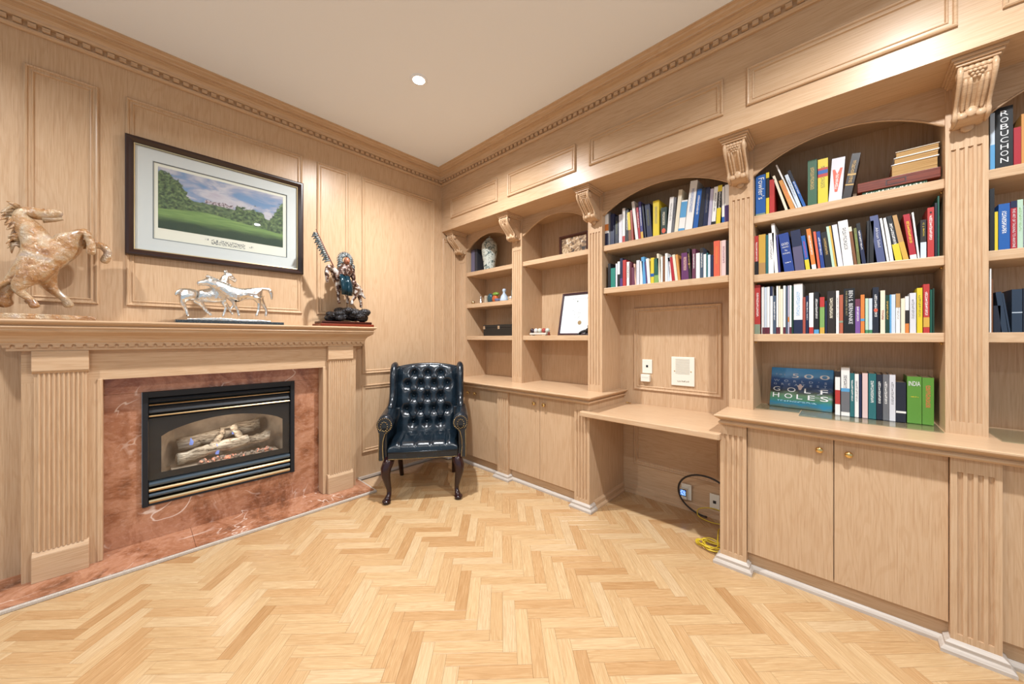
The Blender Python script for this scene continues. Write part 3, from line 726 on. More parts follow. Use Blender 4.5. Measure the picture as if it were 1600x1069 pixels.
# desk niche
dk = thing('writing_desk', 'built-in oak desk board spanning the knee niche', 'desk', (-.95, 2.5, .70))
D0 = .706; DT = .742
top = [(-1.432,2.245),(-1.42,2.236),(-.526,2.236),(-.515,2.245),(-.515,2.2895),(-.5245,2.2895),(-.5245,BY),(-1.3745,BY),(-1.3745,2.2895),(-1.432,2.2895)]
mk('desk_board', MB().prism(top, 'z', D0, DT), M['oakx'], dk, bevel=.010)
nb = thing('niche_panelling', 'oak panelled back and sides of the desk niche', 'panelling', (-.95, BY, 0))
mk('niche_back', MB().box(-1.40, -.50, BY, WY, 0, .742), M['oakx'], nb)
mk('niche_side', MB().box(-1.395, -1.375, KY, BY, 0, .795), M['oak'], nb)
mk('niche_side', MB().box(-.524, -.504, KY, BY, 0, .795), M['oak'], nb)
nichP = lambda a, b, h: (a, BY-h, b)
mk('panel_moulding', MB().frame(nichP, -1.28, -.638, .860, 1.528, MOULD), M['oak'], nb)
mk('panel_moulding', MB().frame(nichP, -1.28, -.638, .245, .70, MOULD), M['oak'], nb)
bprof = [(0,0),(.028,0),(.028,.012),(.020,.020),(.014,.024),(.014,.050),(.008,.058),(0,.066)]
mk('skirting', MB().prism([(BY-d, z) for d, z in bprof], 'x', -1.375, -.524), M['oakx'], nb)
mk('skirting', MB().prism([(-1.375+d, z) for d, z in bprof], 'y', KY+.02, BY-.001), M['oaky'], nb)
mk('skirting', MB().prism([(-.524-d, z) for d, z in bprof], 'y', KY+.02, BY-.001), M['oaky'], nb)

# ================================================================ fireplace
HZ = .02
he = thing('hearth', 'low rose marble hearth slab edged with a white strip', 'hearth', (-3.02, .5, 0))
mk('hearth_slab', MB().box(WX, -2.858, -1.2, .25, .0, HZ), M['marble'], he, bevel=.002)
mk('hearth_slab', MB().box(WX, -2.858, .2508, 1.362, .0, HZ), M['marble'], he, bevel=.002)
mk('edge_strip', MB().box(-2.857, -2.838, -1.2, 1.376, 0, .018).box(WX+.022, -2.857, 1.363, 1.376, 0, .018), M['trimwhite'], he, bevel=.004)
su = thing('marble_surround', 'rose marble slabs surrounding the fireplace insert', 'surround', (-3.19, .45, HZ))
for (y0, y1, z0, z1) in ((-.16, 1.06, HZ, .232), (-.16, .0262, .2328, .944), (.8558, 1.06, .2328, .944), (-.16, 1.06, .9448, 1.06)):
    mk('marble_slab', MB().box(WX-.01 if 0 else WX, -3.17, y0, y1, z0, z1), M['marble'], su, bevel=.001)

ma = thing('fireplace_mantel', 'carved oak fireplace mantel with fluted columns and dentil shelf', 'mantel', (-3.1, .45, HZ))
MPROF = [(0,1.215),(.040,1.215),(.040,1.252),(.052,1.256),(.058,1.262),(.062,1.276),(.074,1.292),(.092,1.304),(.104,1.312),(.108,1.320),(.108,1.326),(.113,1.330),(.116,1.336),(.113,1.342),(.106,1.345),(.112,1.350),(.124,1.358),(.128,1.366),(.126,1.375),(0,1.375)]
bx, by0, by1 = -3.07, -.402, 1.298
ys0, ys1 = by0, by1
prof = [(d, z) for d, z in MPROF[1:-1]]
P = [[(WX, ys0-d, z) for d, z in prof], [(bx+d, ys0-d, z) for d, z in prof], [(bx+d, ys1+d, z) for d, z in prof], [(WX, ys1+d, z) for d, z in prof]]
m_ = len(prof); vs = sum(P, []); fs = []
for k in range(3):
    for j in range(m_-1): fs.append((k*m_+j, (k+1)*m_+j, (k+1)*m_+j+1, k*m_+j+1))
mk('cornice', MB().add(vs, fs), M['oaky'], ma, normals=False)
mk('mantel_shelf', MB().box(WX, bx+.124, ys0-.124, ys1+.124, 1.360, 1.375).box(WX, bx+.0385, ys0-.0385, ys1+.0385, 1.2147, 1.30), M['oaky'], ma)
mk('lintel', MB().box(WX, bx, by0, by1, 1.045, 1.2145), M['oaky'], ma)
mk('jamb', MB().box(WX, bx, by0, -.137, HZ, 1.045), M['oak'], ma)
mk('jamb', MB().box(WX, bx, 1.042, by1, HZ, 1.045), M['oak'], ma)
mk('inner_stop', MB().box(-3.169, bx+.006, -.150, -.128, HZ, 1.05).box(-3.169, bx+.006, 1.034, 1.055, HZ, 1.05), M['oak'], ma, bevel=.004)
HP_ = .0193; NR = .0078
tooth = MB().prism([(-HP_,.018),(-HP_,-.001)] + [(-HP_+NR*math.sin(q*math.pi/12), -.010+NR*math.cos(q*math.pi/12)) for q in range(7)] + [(-HP_+NR,-.018),(HP_-NR,-.018)] + [(HP_-NR*math.cos(q*math.pi/12), -.010+NR*math.sin(q*math.pi/12)) for q in range(7)] + [(HP_,.018)], 'x', 0, .013)
dm = make_mesh('dentil', tooth); dm.materials.append(M['oaky'])
for i in range(47): share('dentil', dm, ma, (bx+.039, -.44+i*.0386, 1.250))
for (y0, y1) in ((-.367,-.176), (1.062,1.262)):
    c = mk('column', MB().box(bx, -3.045, y0+.008, y1-.008, HZ, 1.213), M['oak'], ma)
    # plinth and cap blocks, and ten reeds
    mk('column_base', MB().box(bx, -3.030, y0, y1, HZ, .150).prism([(-3.030,.150),(bx,.150),(bx,.175),(-3.046,.175),(-3.036,.160)], 'y', y0, y1), M['oaky'], c, bevel=.002)
    mk('column_cap', MB().box(bx, -3.030, y0, y1, 1.108, 1.214).prism([(-3.030,1.108),(bx,1.108),(bx,1.096),(-3.040,1.096)], 'y', y0, y1), M['oaky'], c, bevel=.003)
    w_ = (y1-y0-.03)
    for q in range(10):
        yc = y0 + .015 + w_*(q+.5)/10; r = w_/10*.36
        mk('reed', MB().prism([(-3.046+.8*r*math.sin(math.pi*k/6)*1.6, yc - r*math.cos(math.pi*k/6)) for k in range(7)], 'z', .172, 1.098), M['oak'], c)

# gas insert
M['dk'] = plain('satin_black_metal', (0.014, 0.015, 0.018), 0.5, 0.0, .3)
M['steelblue'] = plain('blue_grey_louvre', (0.10, 0.135, 0.165), 0.3, 0.7)
ins = thing('fireplace_insert', 'black gas fireplace insert with brass trimmed louvres and glowing logs', 'fireplace', (-3.17, .44, .232))
I0, I1, J0, J1 = .027, .855, .233, .944
mk('outer_frame', MB().box(-3.2, -3.150, I0, I0+.026, J0, J1).box(-3.2, -3.150, I1-.026, I1, J0, J1).box(-3.2, -3.150, I0+.026, I1-.026, J1-.034, J1).box(-3.2, -3.158, I0+.026, I1-.026, J0, J0+.012), M['dk'], ins, bevel=.001)
mk('louvre_recess', MB().box(-3.21, -3.200, I0+.02, I1-.02, .755, J1-.02).box(-3.21, -3.200, I0+.02, I1-.02, J0+.01, .385), M['black'], ins)
for (z, mt, h, pr) in ((.862,'gold',.007,.0), (.792,'gold',.009,.0), (.365,'steelblue',.024,.004), (.328,'gold',.017,.004), (.296,'steelblue',.020,.004), (.258,'gold',.020,.004)):
    mk('louvre', MB().prism([(-3.192,z-h*.2),(-3.162+pr,z-h/2),(-3.160+pr,z),(-3.164+pr,z+h/2),(-3.192,z+h/2+.004)], 'y', I0+.030, I1-.030), M[mt], ins)
for z in (.902, .830):
    mk('louvre', MB().prism([(-3.195,z-.010),(-3.166,z-.022),(-3.162,z-.016),(-3.185,z+.016)], 'y', I0+.030, I1-.030), M['dk'], ins)
# arched door plate
yA, yB = .112, .782
gz = [(yA, .425)] + [(yA, .655)] + [(yA+(yB-yA)*t, .655+.085*math.sin(math.pi*t)**.7 + .012*0) for t in [i/20 for i in range(1,20)]] + [(yB, .655), (yB, .425)]
outer = [(I0+.028,.385),(I0+.028,.776),(I1-.028,.776),(I1-.028,.385)]
dp = MB()
# plate as strips around the arch
xs0, xs1 = -3.186, -3.176
dp.box(xs0, xs1, I0+.028, yA, .385, .776); dp.box(xs0, xs1, yB, I1-.028, .385, .776); dp.box(xs0, xs1, yA, yB, .385, .425)
arch = [g for g in gz[1:-1]]
dp.prism([(p[0], p[1]) for p in arch] + [(yB, .776), (yA, .776)], 'x', xs0, xs1)
mk('door_plate', dp, M['dk'], ins)
mk('glass_pane', MB().box(-3.1745, -3.172, I0+.03, I1-.03, .387, .775), thin_glass('fire_glass', (.95,.95,.94), .6), ins)
M['firebox'] = (lambda a: a.out(a.ramp(a.noise(a.n('ShaderNodeNewGeometry').outputs['Position'], 9, 5), [(.3, srgb(150,134,118)), (.6, srgb(190,172,152)), (.8, srgb(206,190,170))]), .8))(N('firebox_lining'))
fb = MB()
xb_ = -3.50
fb.add([(-3.19,.05,.39),(-3.19,.84,.39),(xb_,.70,.39),(xb_,.19,.39),(-3.19,.05,.80),(-3.19,.84,.80),(xb_,.70,.72),(xb_,.19,.72)],
       [(0,1,2,3),(4,7,6,5),(3,2,6,7),(0,3,7,4),(1,5,6,2)])
mk('firebox', fb, M['firebox'], ins, normals=False)
def bark():
    a = N('ceramic_log'); p = a.n('ShaderNodeNewGeometry').outputs['Position']
    n1 = a.noise(a.mapping(p, (60, 9, 70)), 1.0, 5, .8, .65)
    a.bump(n1, .9, .012); return a.out(a.ramp(n1, [(.34, srgb(70,58,48)), (.46, srgb(176,160,140)), (.62, srgb(222,210,192))]), .9)
M['log'] = bark()
def logtube(p0, p1, r, seed):
    rs = random.Random(seed); p0 = Vector(p0); p1 = Vector(p1); n_ = 8
    return MB().tube([p0.lerp(p1, i/n_) + Vector((rs.uniform(-.006,.006), 0, rs.uniform(-.006,.006))) for i in range(n_+1)], [r*rs.uniform(.85,1.12) for i in range(n_+1)], 12)
for k, (a, b, r) in enumerate((((-3.25,.19,.47),(-3.26,.40,.505),.036), ((-3.27,.36,.50),(-3.26,.58,.52),.04), ((-3.30,.56,.50),(-3.28,.72,.525),.036), ((-3.40,.20,.53),(-3.42,.52,.57),.045), ((-3.40,.44,.57),(-3.42,.68,.60),.045), ((-3.26,.36,.48),(-3.34,.44,.60),.022), ((-3.25,.55,.50),(-3.33,.50,.62),.022))):
    mk('log', logtube(a, b, r, k), M['log'], ins, smooth=True)
em = MB(); rs = random.Random(3)
for k in range(70): em.sphere((-3.225+rs.uniform(-.02,.02), .30+rs.random()*.42, .428+rs.uniform(-.004,.012)), rs.uniform(.006,.013), 6, 4)
a = N('ember_bed'); nn = a.noise(a.n('ShaderNodeNewGeometry').outputs['Position'], 40, 2)
M['ember'] = a.out(srgb(150,136,124), .9, Emission_Color=(1.0,.25,.12), Emission_Strength=a.math('MULTIPLY', a.smooth(nn, .5, .68), 2.2))
mk('ember_bed', em, M['ember'], ins, kind='stuff')
fl_d = bpy.data.lights.new('fire_glow', 'POINT'); fl_d.energy = 1.7; fl_d.color = (1.0, .86, .72); fl_d.shadow_soft_size = .05
fl_o = bpy.data.objects.new('fire_glow', fl_d); COL.objects.link(fl_o); fl_o.parent = ins; fl_o.location = (-.06, 0, .44)
mk('burner_tray', MB().box(-3.33, -3.20, .16, .76, .392, .42), M['firebox'], ins)
fm = N('gas_flame').out((.1,.12,.3), .5, Emission_Color=(.30,.42,1.0), Emission_Strength=.9)
for (y, z, h) in ((.265,.535,.05), (.395,.46,.075), (.50,.565,.05)):
    mk('flame', MB().tube([(-3.24 if z<.5 else -3.33, y, z), (-3.24 if z<.5 else -3.33, y+.004, z+h*.4), (-3.24 if z<.5 else -3.33, y-.002, z+h)], [.010,.011,.001], 7), fm, ins, smooth=True)

# ================================================================ recessed ceiling lights
lens_mat = N('lamp_lens').out((1,1,1), .5, Emission_Color=(1,.95,.86), Emission_Strength=22.0)
llab = ['recessed ceiling spotlight above the leather chair', 'recessed ceiling spotlight above the golf book bay', 'recessed ceiling spotlight in front of the rearing horse', 'recessed ceiling spotlight behind the camera']
for (lx, ly), lb in zip(LAMPS, llab):
    t = thing('ceiling_spotlight', lb, 'light', (lx, ly, CEIL), group='recessed ceiling spotlights')
    mk('trim_ring', MB().lathe([(.040,-.004),(.052,-.006),(.058,-.002),(.058,0)], (lx, ly, CEIL), 28, cap=False), M['ceiling'], t, smooth=True)
    mk('lens', MB().lathe([(.001,-.0035),(.041,-.0035)], (lx, ly, CEIL), 28, cap=False), lens_mat, t)
    ld = bpy.data.lights.new('spot_beam', 'AREA'); ld.shape = 'DISK'; ld.size = .075; ld.energy = LAMP_W * ((1.0 if lx < 0 else .9) if ly > 0 else 0.5); ld.color = LAMP_COL; ld.spread = R(152)
    lo = bpy.data.objects.new('spot_beam', ld); COL.objects.link(lo); lo.parent = t; lo.location = (0, 0, -.012)

# ================================================================ leather wing chair
def leather():
    a = N('navy_leather'); n1 = a.noise(a.n('ShaderNodeTexCoord').outputs['Object'], 14, 4)
    n2 = a.n('ShaderNodeTexVoronoi'); n2.inputs['Scale'].default_value = 260
    a.bump(n2.outputs['Distance'], .12, .0008)
    return a.out(a.ramp(n1, [(.3, (.004,.008,.013)), (.7, (.009,.018,.027))]), .22, 0, .55)
M['leather'] = leather()
M['mahog'] = plain('dark_mahogany', (.022, .006, .006), .2)
CH = thing('wingback_chair', 'dark blue tufted leather wingback armchair on cabriole legs', 'chair', (-2.439, 1.563, 0), R(52.72), local=True)
rows = [(.963,3), (.862,4), (.752,3), (.640,4), (.525,3)]
btn = []
for z, c in rows:
    for i in range(c): btn.append(((i-(c-1)/2)*.121, z))
segs = []
for (x, z) in btn:
    for (x2, z2) in btn:
        if z2 < z and z-z2 < .13 and abs(abs(x-x2)-.0605) < .01: segs.append((x, z, x2, z2))
def sdist(px, pz, s):
    ax, az, bx_, bz = s; dx_, dz = bx_-ax, bz-az; t = max(0, min(1, ((px-ax)*dx_+(pz-az)*dz)/(dx_*dx_+dz*dz)))
    return math.hypot(px-ax-t*dx_, pz-az-t*dz)
def backy(z): return .405 + (z-.44)*.22
def backsurf(u, v):
    x = -.262 + .524*u
    ztop = 1.040 - .030*(abs(x)/.262)**2.2
    z = .44 + (ztop-.44)*v
    rr = min(math.hypot(x-b[0], (z-b[1])) for b in btn)
    d = .042*(1-math.exp(-(rr/.034)**2))
    sd = min(sdist(x, z, s) for s in segs)
    d -= .010*math.exp(-(sd/.007)**2)
    # vertical pleats above the top row and below the bottom row
    if z > .963: d -= .010*math.exp(-((min(abs(x-b[0]) for b in btn if b[1] > .95))/.007)**2)
    e = min(1.0, (1-v)*9.0); d *= (.25+.75*math.sqrt(max(0, e)))
    e2 = min(1.0, min(u, 1-u)*11); d *= (.45+.55*e2)
    return (x, backy(z) - d, z)
bm_ = MB(); bm_.grid(backsurf, 70, 84)
mk('backrest', bm_, M['leather'], CH, smooth=True)
rim = [( -.262+.524*i/24) for i in range(25)]
mk('back_shell', MB().add([p for x in rim for p in ((x, backy(.44)+.002, .33), (x, backy(1.04)+.004, 1.04-.030*(abs(x)/.262)**2.2), (x, backy(1.04)+.055, 1.036-.030*(abs(x)/.262)**2.2), (x, backy(.44)+.06, .33))],
        [(4*i+j, 4*i+4+j, 4*i+4+(j+1) % 4, 4*i+(j+1) % 4) for i in range(24) for j in range(4)] + [(0,1,2,3), (99,98,97,96)]), M['leather'], CH, smooth=False)
mk('top_roll', MB().tube([(x*1.0, backy(1.03)+.010, 1.030-.030*(abs(x)/.262)**2.2) for x in rim], .020, 8), M['leather'], CH, smooth=True)
for (x, z) in btn:
    mk('button', MB().sphere((x, backy(z)-.006, z), .0085, 8, 6, (1,.6,1)), M['leather'], CH, smooth=True)
for s in (-1, 1):
    # wing
    out_ = [(.585,1.020),(.545,1.034),(.500,1.026),(.462,.990),(.438,.930),(.425,.86),(.415,.79),(.39,.735),(.35,.70),(.28,.672),(.22,.655),(.22,.60),(.56,.58)]
    wg = MB(); nw = len(out_)
    def wx(y, z, side): return s*(.262 + (.060 if side else 0.0) + .02*max(0, (.56-y)) )
    v0 = [(wx(y,z,0), y, z) for y, z in out_]; v1 = [(wx(y,z,1), y, z) for y, z in out_]
    wg.add(v0+v1, [tuple(range(nw)), tuple(range(2*nw-1, nw-1, -1))] + [(i, (i+1) % nw, (i+1) % nw+nw, i+nw) for i in range(nw)])
    o = mk('wing', wg, M['leather'], CH, smooth=False, bevel=.018); o.modifiers['bevel'].segments = 4; o.data.polygons.foreach_set('use_smooth', [True]*len(o.data.polygons))
    mk('wing_roll', MB().tube([(s*(.296+.02*max(0,.56-y)), y, z) for y, z in out_[:10]], [.02,.026,.030,.031,.030,.029,.028,.027,.026,.022], 10), M['leather'], CH, smooth=True)
    # arm: rolled top running back into the wing, with a shaped front panel
    roll = [(s*.290, -.005, .606), (s*.298, .10, .612), (s*.305, .25, .624), (s*.308, .40, .645)]
    mk('arm', MB().tube(roll, [.060,.060,.055,.046], 18), M['leather'], CH, smooth=True)
    ap = [(.250,.60),(.262,.565),(.276,.52),(.276,.43),(.270,.345),(.330,.345),(.333,.42),(.334,.50),(.338,.56),(.335,.60)]
    mk('arm_side', MB().prism([(s*x, z) for x, z in ap], 'y', .004, .46), M['leather'], CH, bevel=.006)
    # front panel: disc of the scroll and tapering upright
    disc = MB().prism([(s*.290+.062*math.cos(a_), .606+.062*math.sin(a_)) for a_ in [2*math.pi*k/28 for k in range(28)]], 'y', -.022, 0)
    o = mk('scroll_front', disc, M['leather'], CH, bevel=.008)
    fp = [(.236,.590),(.258,.560),(.282,.53),(.296,.48),(.298,.42),(.292,.33),(.338,.33),(.338,.42),(.336,.50),(.338,.55),(.348,.59)]
    mk('arm_front', MB().prism([(s*x, z) for x, z in fp], 'y', -.022, .004), M['leather'], CH, bevel=.006)
    nails = MB()
    path = [(.345,.335),(.346,.42),(.348,.50),(.356,.555)]
    def along(pts, step):
        o_ = []; 
        for (a_, b_) in zip(pts[:-1], pts[1:]):
            L = math.hypot(b_[0]-a_[0], b_[1]-a_[1]); k_ = max(1, int(L/step))
            o_ += [(a_[0]+(b_[0]-a_[0])*i/k_, a_[1]+(b_[1]-a_[1])*i/k_) for i in range(k_)]
        return o_
    pts = along([(.333,.338),(.333,.42),(.331,.50),(.331,.555)], .011) + along([(.298,.338),(.304,.42),(.302,.48),(.288,.535),(.262,.57)], .011)
    pts += [(.290+.052*math.cos(a_), .608+.052*math.sin(a_)) for a_ in [-.9+ (math.pi+1.8)*k/18 for k in range(19)]]
    pts += [(.293+.026*math.cos(a_), .596+.036*math.sin(a_)) for a_ in [2*math.pi*k/12 for k in range(12)]]
    for (x, z) in pts: nails.sphere((s*x, -.025, z), .0036, 6, 4)
    mk('nailhead_trim', nails, M['brass'], CH, smooth=True, kind='stuff')
def seatsurf(u, v):
    x = -.268+.536*u; y = -.018+.45*v
    e = min(1, v*7); ee = min(1, min(u, 1-u)*9)
    z = .392 + .062*math.sqrt(e)*(.55+.45*math.sqrt(ee)) + .012*math.sin(math.pi*v)
    ch = min(abs(x-c) for c in (-.181,-.0605,.0605,.181))
    z -= .012*math.exp(-(ch/.008)**2)*min(1, (1-v)*3+.2)
    rr = min(math.hypot(x-c, y-d) for c in (-.181,-.0605,.0605,.181) for d in (.20,)) if 0 else min(math.hypot(x-c, y-.25) for c in (-.121,0,.121))
    z -= .022*math.exp(-(rr/.03)**2)
    yy = y - .020*math.sin(math.pi*min(1, v*5)/1.0)*(1 if v < .2 else 0)
    return (x, yy, z)
mk('seat', MB().grid(seatsurf, 56, 44), M['leather'], CH, smooth=True)
for s in (-1, 1): mk('arm_joint', MB().box(min(s*.235, s*.30), max(s*.235, s*.30), .405, .50, .33, .66), M['leather'], CH, bevel=.01)
mk('seat_rail', MB().box(-.268, .268, -.016, .46, .330, .394), M['leather'], CH, bevel=.008)
mk('seat_welt', MB().tube([(-.266,-.02,.392),(0,-.024,.390),(.266,-.02,.392)], .006, 8), M['leather'], CH, smooth=True)
nails = MB()
for i in range(45): nails.sphere((-.258+.516*i/44, -.018, .337), .0036, 6, 4)
mk('nailhead_trim', nails, M['brass'], CH, smooth=True, kind='stuff')
for s in (-1, 1):
    fl_ = MB().tube([(s*.258,.030,.335),(s*.268,.012,.305),(s*.282,-.008,.265),(s*.283,-.012,.215),(s*.272,.004,.15),(s*.262,.018,.09),(s*.262,.014,.055),(s*.270,-.012,.030),(s*.276,-.030,.016)],
                     [.040,.042,.040,.034,.025,.018,.018,.024,.018], 12)
    o = mk('leg', fl_, M['mahog'], CH, smooth=True)
    mk('foot_pad', MB().sphere((s*.275,-.022,.020), .035, 14, 8, (.95,1.15,.45)).lathe([(.026,0),(.028,.004),(.024,.010)], (s*.274,-.018,0), 14), M['mahog'], o, smooth=True)
    mk('leg', MB().tube([(s*.245,.44,.335),(s*.245,.47,.20),(s*.242,.52,.08),(s*.24,.555,.006),(s*.24,.555,0)], [.026,.023,.021,.019,.019], 8), M['mahog'], CH, smooth=False)

# ================================================================ picture over the mantel
def picP(x): return lambda a, b, h: (x+h, a, b)
pic = thing('framed_print', 'large framed landscape print of a golf course above the mantel', 'picture', (-3.19, .44, 1.792))
M['frame_dark'] = plain('dark_walnut_frame', srgb(46, 26, 20), .3)
mk('picture_frame', MB().frame(picP(WX+.012), -.045, .924, 1.792, 2.523, [(0,-.012),(0,.026),(.006,.030),(.016,.030),(.026,.022),(.033,.016),(.037,.010),(.037,-.012)]), M['frame_dark'], pic)
mk('gilt_slip', MB().frame(picP(WX+.012), -.009, .888, 1.828, 2.487, [(0,.004),(.001,.012),(.006,.011),(.007,.003)]), M['gold'], pic)
M['mat'] = plain('pale_grey_mat_board', srgb(208, 209, 206), .9)
mk('mat_board', MB().box(WX+.006, WX+.012, -.03, .075, 1.81, 2.50).box(WX+.006, WX+.012, .815, .91, 1.81, 2.50).box(WX+.006, WX+.012, .075, .815, 2.404, 2.50).box(WX+.006, WX+.012, .075, .815, 1.81, 1.913), M['mat'], pic)
M['paper'] = plain('cream_paper', srgb(226, 222, 206), .9)
mk('paper', MB().box(WX+.003, WX+.006, .07, .82, 1.90, 2.41), M['paper'], pic)
mk('mat_bevel', MB().frame(picP(WX+.006), .0735, .8165, 1.9115, 2.4055, [(0,.0062),(.003,.0066),(.006,.001)]), plain('grey_bevel', srgb(120,126,128), .8), pic)
def landscape():
    a = N('golf_course_print'); uvn = a.n('ShaderNodeUVMap').outputs[0]
    sp = a.n('ShaderNodeSeparateXYZ'); a.set(sp.inputs[0], uvn); u, v = sp.outputs[0], sp.outputs[1]
    cl_ = a.noise(a.mapping(uvn, (3.2, 4.5, 1)), 1.0, 5, .6, .6)
    col = a.ramp(cl_, [(.38, srgb(136,172,214)), (.48, srgb(190,194,218)), (.58, srgb(236,230,236)), (.72, srgb(214,200,216))])
    hn = a.noise(a.mapping(uvn, (9, 0.001, 1)), 1.0, 5, 0, .7)
    hill = a.math('ADD', .50, a.math('MULTIPLY', hn, .12))
    hill = a.math('SUBTRACT', hill, a.math('MULTIPLY', a.smooth(u, .5, .75), .06))
    col = a.mix(a.smooth(a.math('SUBTRACT', hill, v), -.004, .012), col, a.ramp(a.noise(uvn, 26, 4), [(.35, srgb(64,86,64)), (.55, srgb(118,142,98)), (.75, srgb(150,162,116))]))
    # clubhouse
    inb = a.math('MULTIPLY', a.math('MULTIPLY', a.smooth(u, .325, .335), a.math('SUBTRACT', 1, a.smooth(u, .55, .56))), a.math('MULTIPLY', a.smooth(v, .555, .565), a.math('SUBTRACT', 1, a.smooth(a.math('ADD', v, a.math('MULTIPLY', a.noise(a.mapping(uvn,(22,.01,1)), 1, 1), .10)), .665, .675))))
    col = a.mix(inb, col, a.mix(a.smooth(a.noise(a.mapping(uvn,(60,26,1)), 1, 1), .5, .56), srgb(224,208,214), srgb(132,108,112)))
    # trees: big one at the near edge, clumps along the fairway, one at the far edge
    tn = a.noise(a.mapping(uvn, (16, 9, 1)), 1.0, 5, .4, .75)
    tl = a.math('ADD', a.math('MULTIPLY', a.math('SUBTRACT', 1, a.smooth(u, .08, .30)), .50), a.math('MULTIPLY', a.smooth(u, .84, 1.0), .46))
    tl = a.math('ADD', tl, a.math('MULTIPLY', a.math('MULTIPLY', a.smooth(u, .52, .60), a.math('SUBTRACT', 1, a.smooth(u, .80, .86))), .20))
    tl = a.math('ADD', tl, a.math('ADD', .22, a.math('MULTIPLY', tn, .42)))
    tcol = a.ramp(a.noise(a.mapping(uvn, (34, 22, 1)), 1.0, 5, .3, .7), [(.34, srgb(40,54,42)), (.46, srgb(74,98,66)), (.56, srgb(120,146,92)), (.68, srgb(162,178,120))])
    col = a.mix(a.smooth(a.math('SUBTRACT', tl, v), -.01, .02), col, tcol)
    # fairway: bright then shaded green
    gt = a.math('SUBTRACT', .385, a.math('MULTIPLY', a.math('ABSOLUTE', a.math('SUBTRACT', u, .35)), .22))
    gt = a.math('ADD', gt, a.math('MULTIPLY', a.noise(a.mapping(uvn, (7,.01,1)), 1, 3), .03))
    gcol = a.mix(a.smooth(a.math('ADD', v, a.math('MULTIPLY', a.noise(a.mapping(uvn,(5,12,1)),1,3), .12)), .17, .32), srgb(48,74,50), a.ramp(a.noise(a.mapping(uvn,(6,40,1)),1,3), [(.3, srgb(118,156,86)), (.7, srgb(160,192,112))]))
    col = a.mix(a.smooth(a.math('SUBTRACT', gt, v), -.006, .012), col, gcol)
    return a.out(a.mix(1.0, col, (.62,.62,.62), 'MULTIPLY'), .7)
mb = MB().add([(WX+.0066,.098,1.988),(WX+.0066,.789,1.988),(WX+.0066,.789,2.381),(WX+.0066,.098,2.381)], [(0,1,2,3)])
o = mk('print', mb, landscape(), pic, normals=False)
uvl = o.data.uv_layers.new(name='UVMap')
for l, c in zip(o.data.loops, ((0,0),(1,0),(1,1),(0,1))): uvl.data[l.index].uv = c
mk('pane', MB().box(WX+.0135, WX+.0145, -.012, .891, 1.825, 2.49), thin_glass('picture_glass', (.97,.98,.98), .8), pic)

def prints(base, ink, sx=900., sy=260., th=.52):
    """illegible small print: broken marks of ink on base"""
    a = N('small_print'); p = a.n('ShaderNodeTexCoord').outputs['Object']
    f = a.smooth(a.noise(a.mapping(p, (sx, 1, sy)), 1.0, 1.0, 0, .5), th, th+.03)
    return a.out(a.mix(f, base, ink), .5)
a = N('caption_marks'); f = a.smooth(a.noise(a.mapping(a.n('ShaderNodeTexCoord').outputs['Object'], (1, 90, 160)), 1.0, 3), .47, .55)
capm = a.out(a.mix(f, srgb(226,222,206), srgb(120,120,118)), .9)
mk('caption', MB().box(WX+.0061, WX+.0066, .36, .55, 1.932, 1.966).box(WX+.0061, WX+.0066, .575, .60, 1.945, 1.958).box(WX+.0061, WX+.0066, .325, .345, 1.955, 1.968), capm, pic)

# ================================================================ statues on the mantel
MT = 1.375
def iridescent():
    a = N('iridescent_amber_glaze'); p = a.n('ShaderNodeNewGeometry').outputs['Position']
    n1 = a.noise(p, 11, 5, .8); n2 = a.noise(p, 60, 4, .4, .7)
    lw = a.n('ShaderNodeLayerWeight'); lw.inputs[0].default_value = .4
    c = a.ramp(n1, [(.30, srgb(136,88,44)), (.46, srgb(178,132,84)), (.56, srgb(192,164,128)), (.70, srgb(178,156,140))])
    c = a.mix(a.math('MULTIPLY', a.smooth(n2, .52, .72), .6), c, srgb(214,206,192))
    a.bump(a.math('ADD', n2, a.math('MULTIPLY', a.noise(p, 22, 3, .6), 2.0)), .7, .010)
    return a.out(c, .16, .08, .8, Coat_Weight=.5, Coat_Roughness=.05)
M['amber'] = iridescent()
hs = thing('horse_statue', 'large rearing horse statue of amber iridescent glaze on mantel', 'statue', (-3.06, -.33, MT))
skin('horse', [(x, y, z, r*1.13) for x, y, z, r in BIG], BIGE, M['amber'], hs)
mane = MB(); rs = random.Random(5)
for k in range(30):
    t = k/29; p0 = Vector((-3.06, -.405-.01*math.sin(t*9), 1.945-.20*t)).lerp(Vector((-3.06,-.375,1.76)), t*.25)
    mane.tube([p0, p0+Vector((rs.uniform(-.02,.02), -.022, .004)), p0+Vector((rs.uniform(-.04,.04), -.05+.02*t, -.02-rs.random()*.02))], [.013,.010,.002], 6)
mk('mane', mane, M['amber'], hs, smooth=True)
for s in (-1, 1):
    mk('ear', MB().tube([(-3.06+s*.018,-.405,1.945),(-3.06+s*.022,-.425,1.955),(-3.06+s*.022,-.442,1.962)], [.011,.009,.001], 6), M['amber'], hs, smooth=True)
mk('jaw', MB().tube([(-3.06,-.335,1.905),(-3.06,-.295,1.912),(-3.06,-.268,1.922)], [.022,.014,.009], 8), M['amber'], hs, smooth=True)
tl_ = MB()
for k in range(14):
    q = (k-6.5)*.007
    tl_.tube([(-3.06+q*.5,-.425,1.57),(-3.06+q,-.47-abs(q)*.3,1.52),(-3.06+q*1.3,-.50,1.45),(-3.06+q*1.5,-.47+q*.2,1.405)], [.014,.013,.012,.006], 6)
mk('tail', tl_, M['amber'], hs, smooth=True)
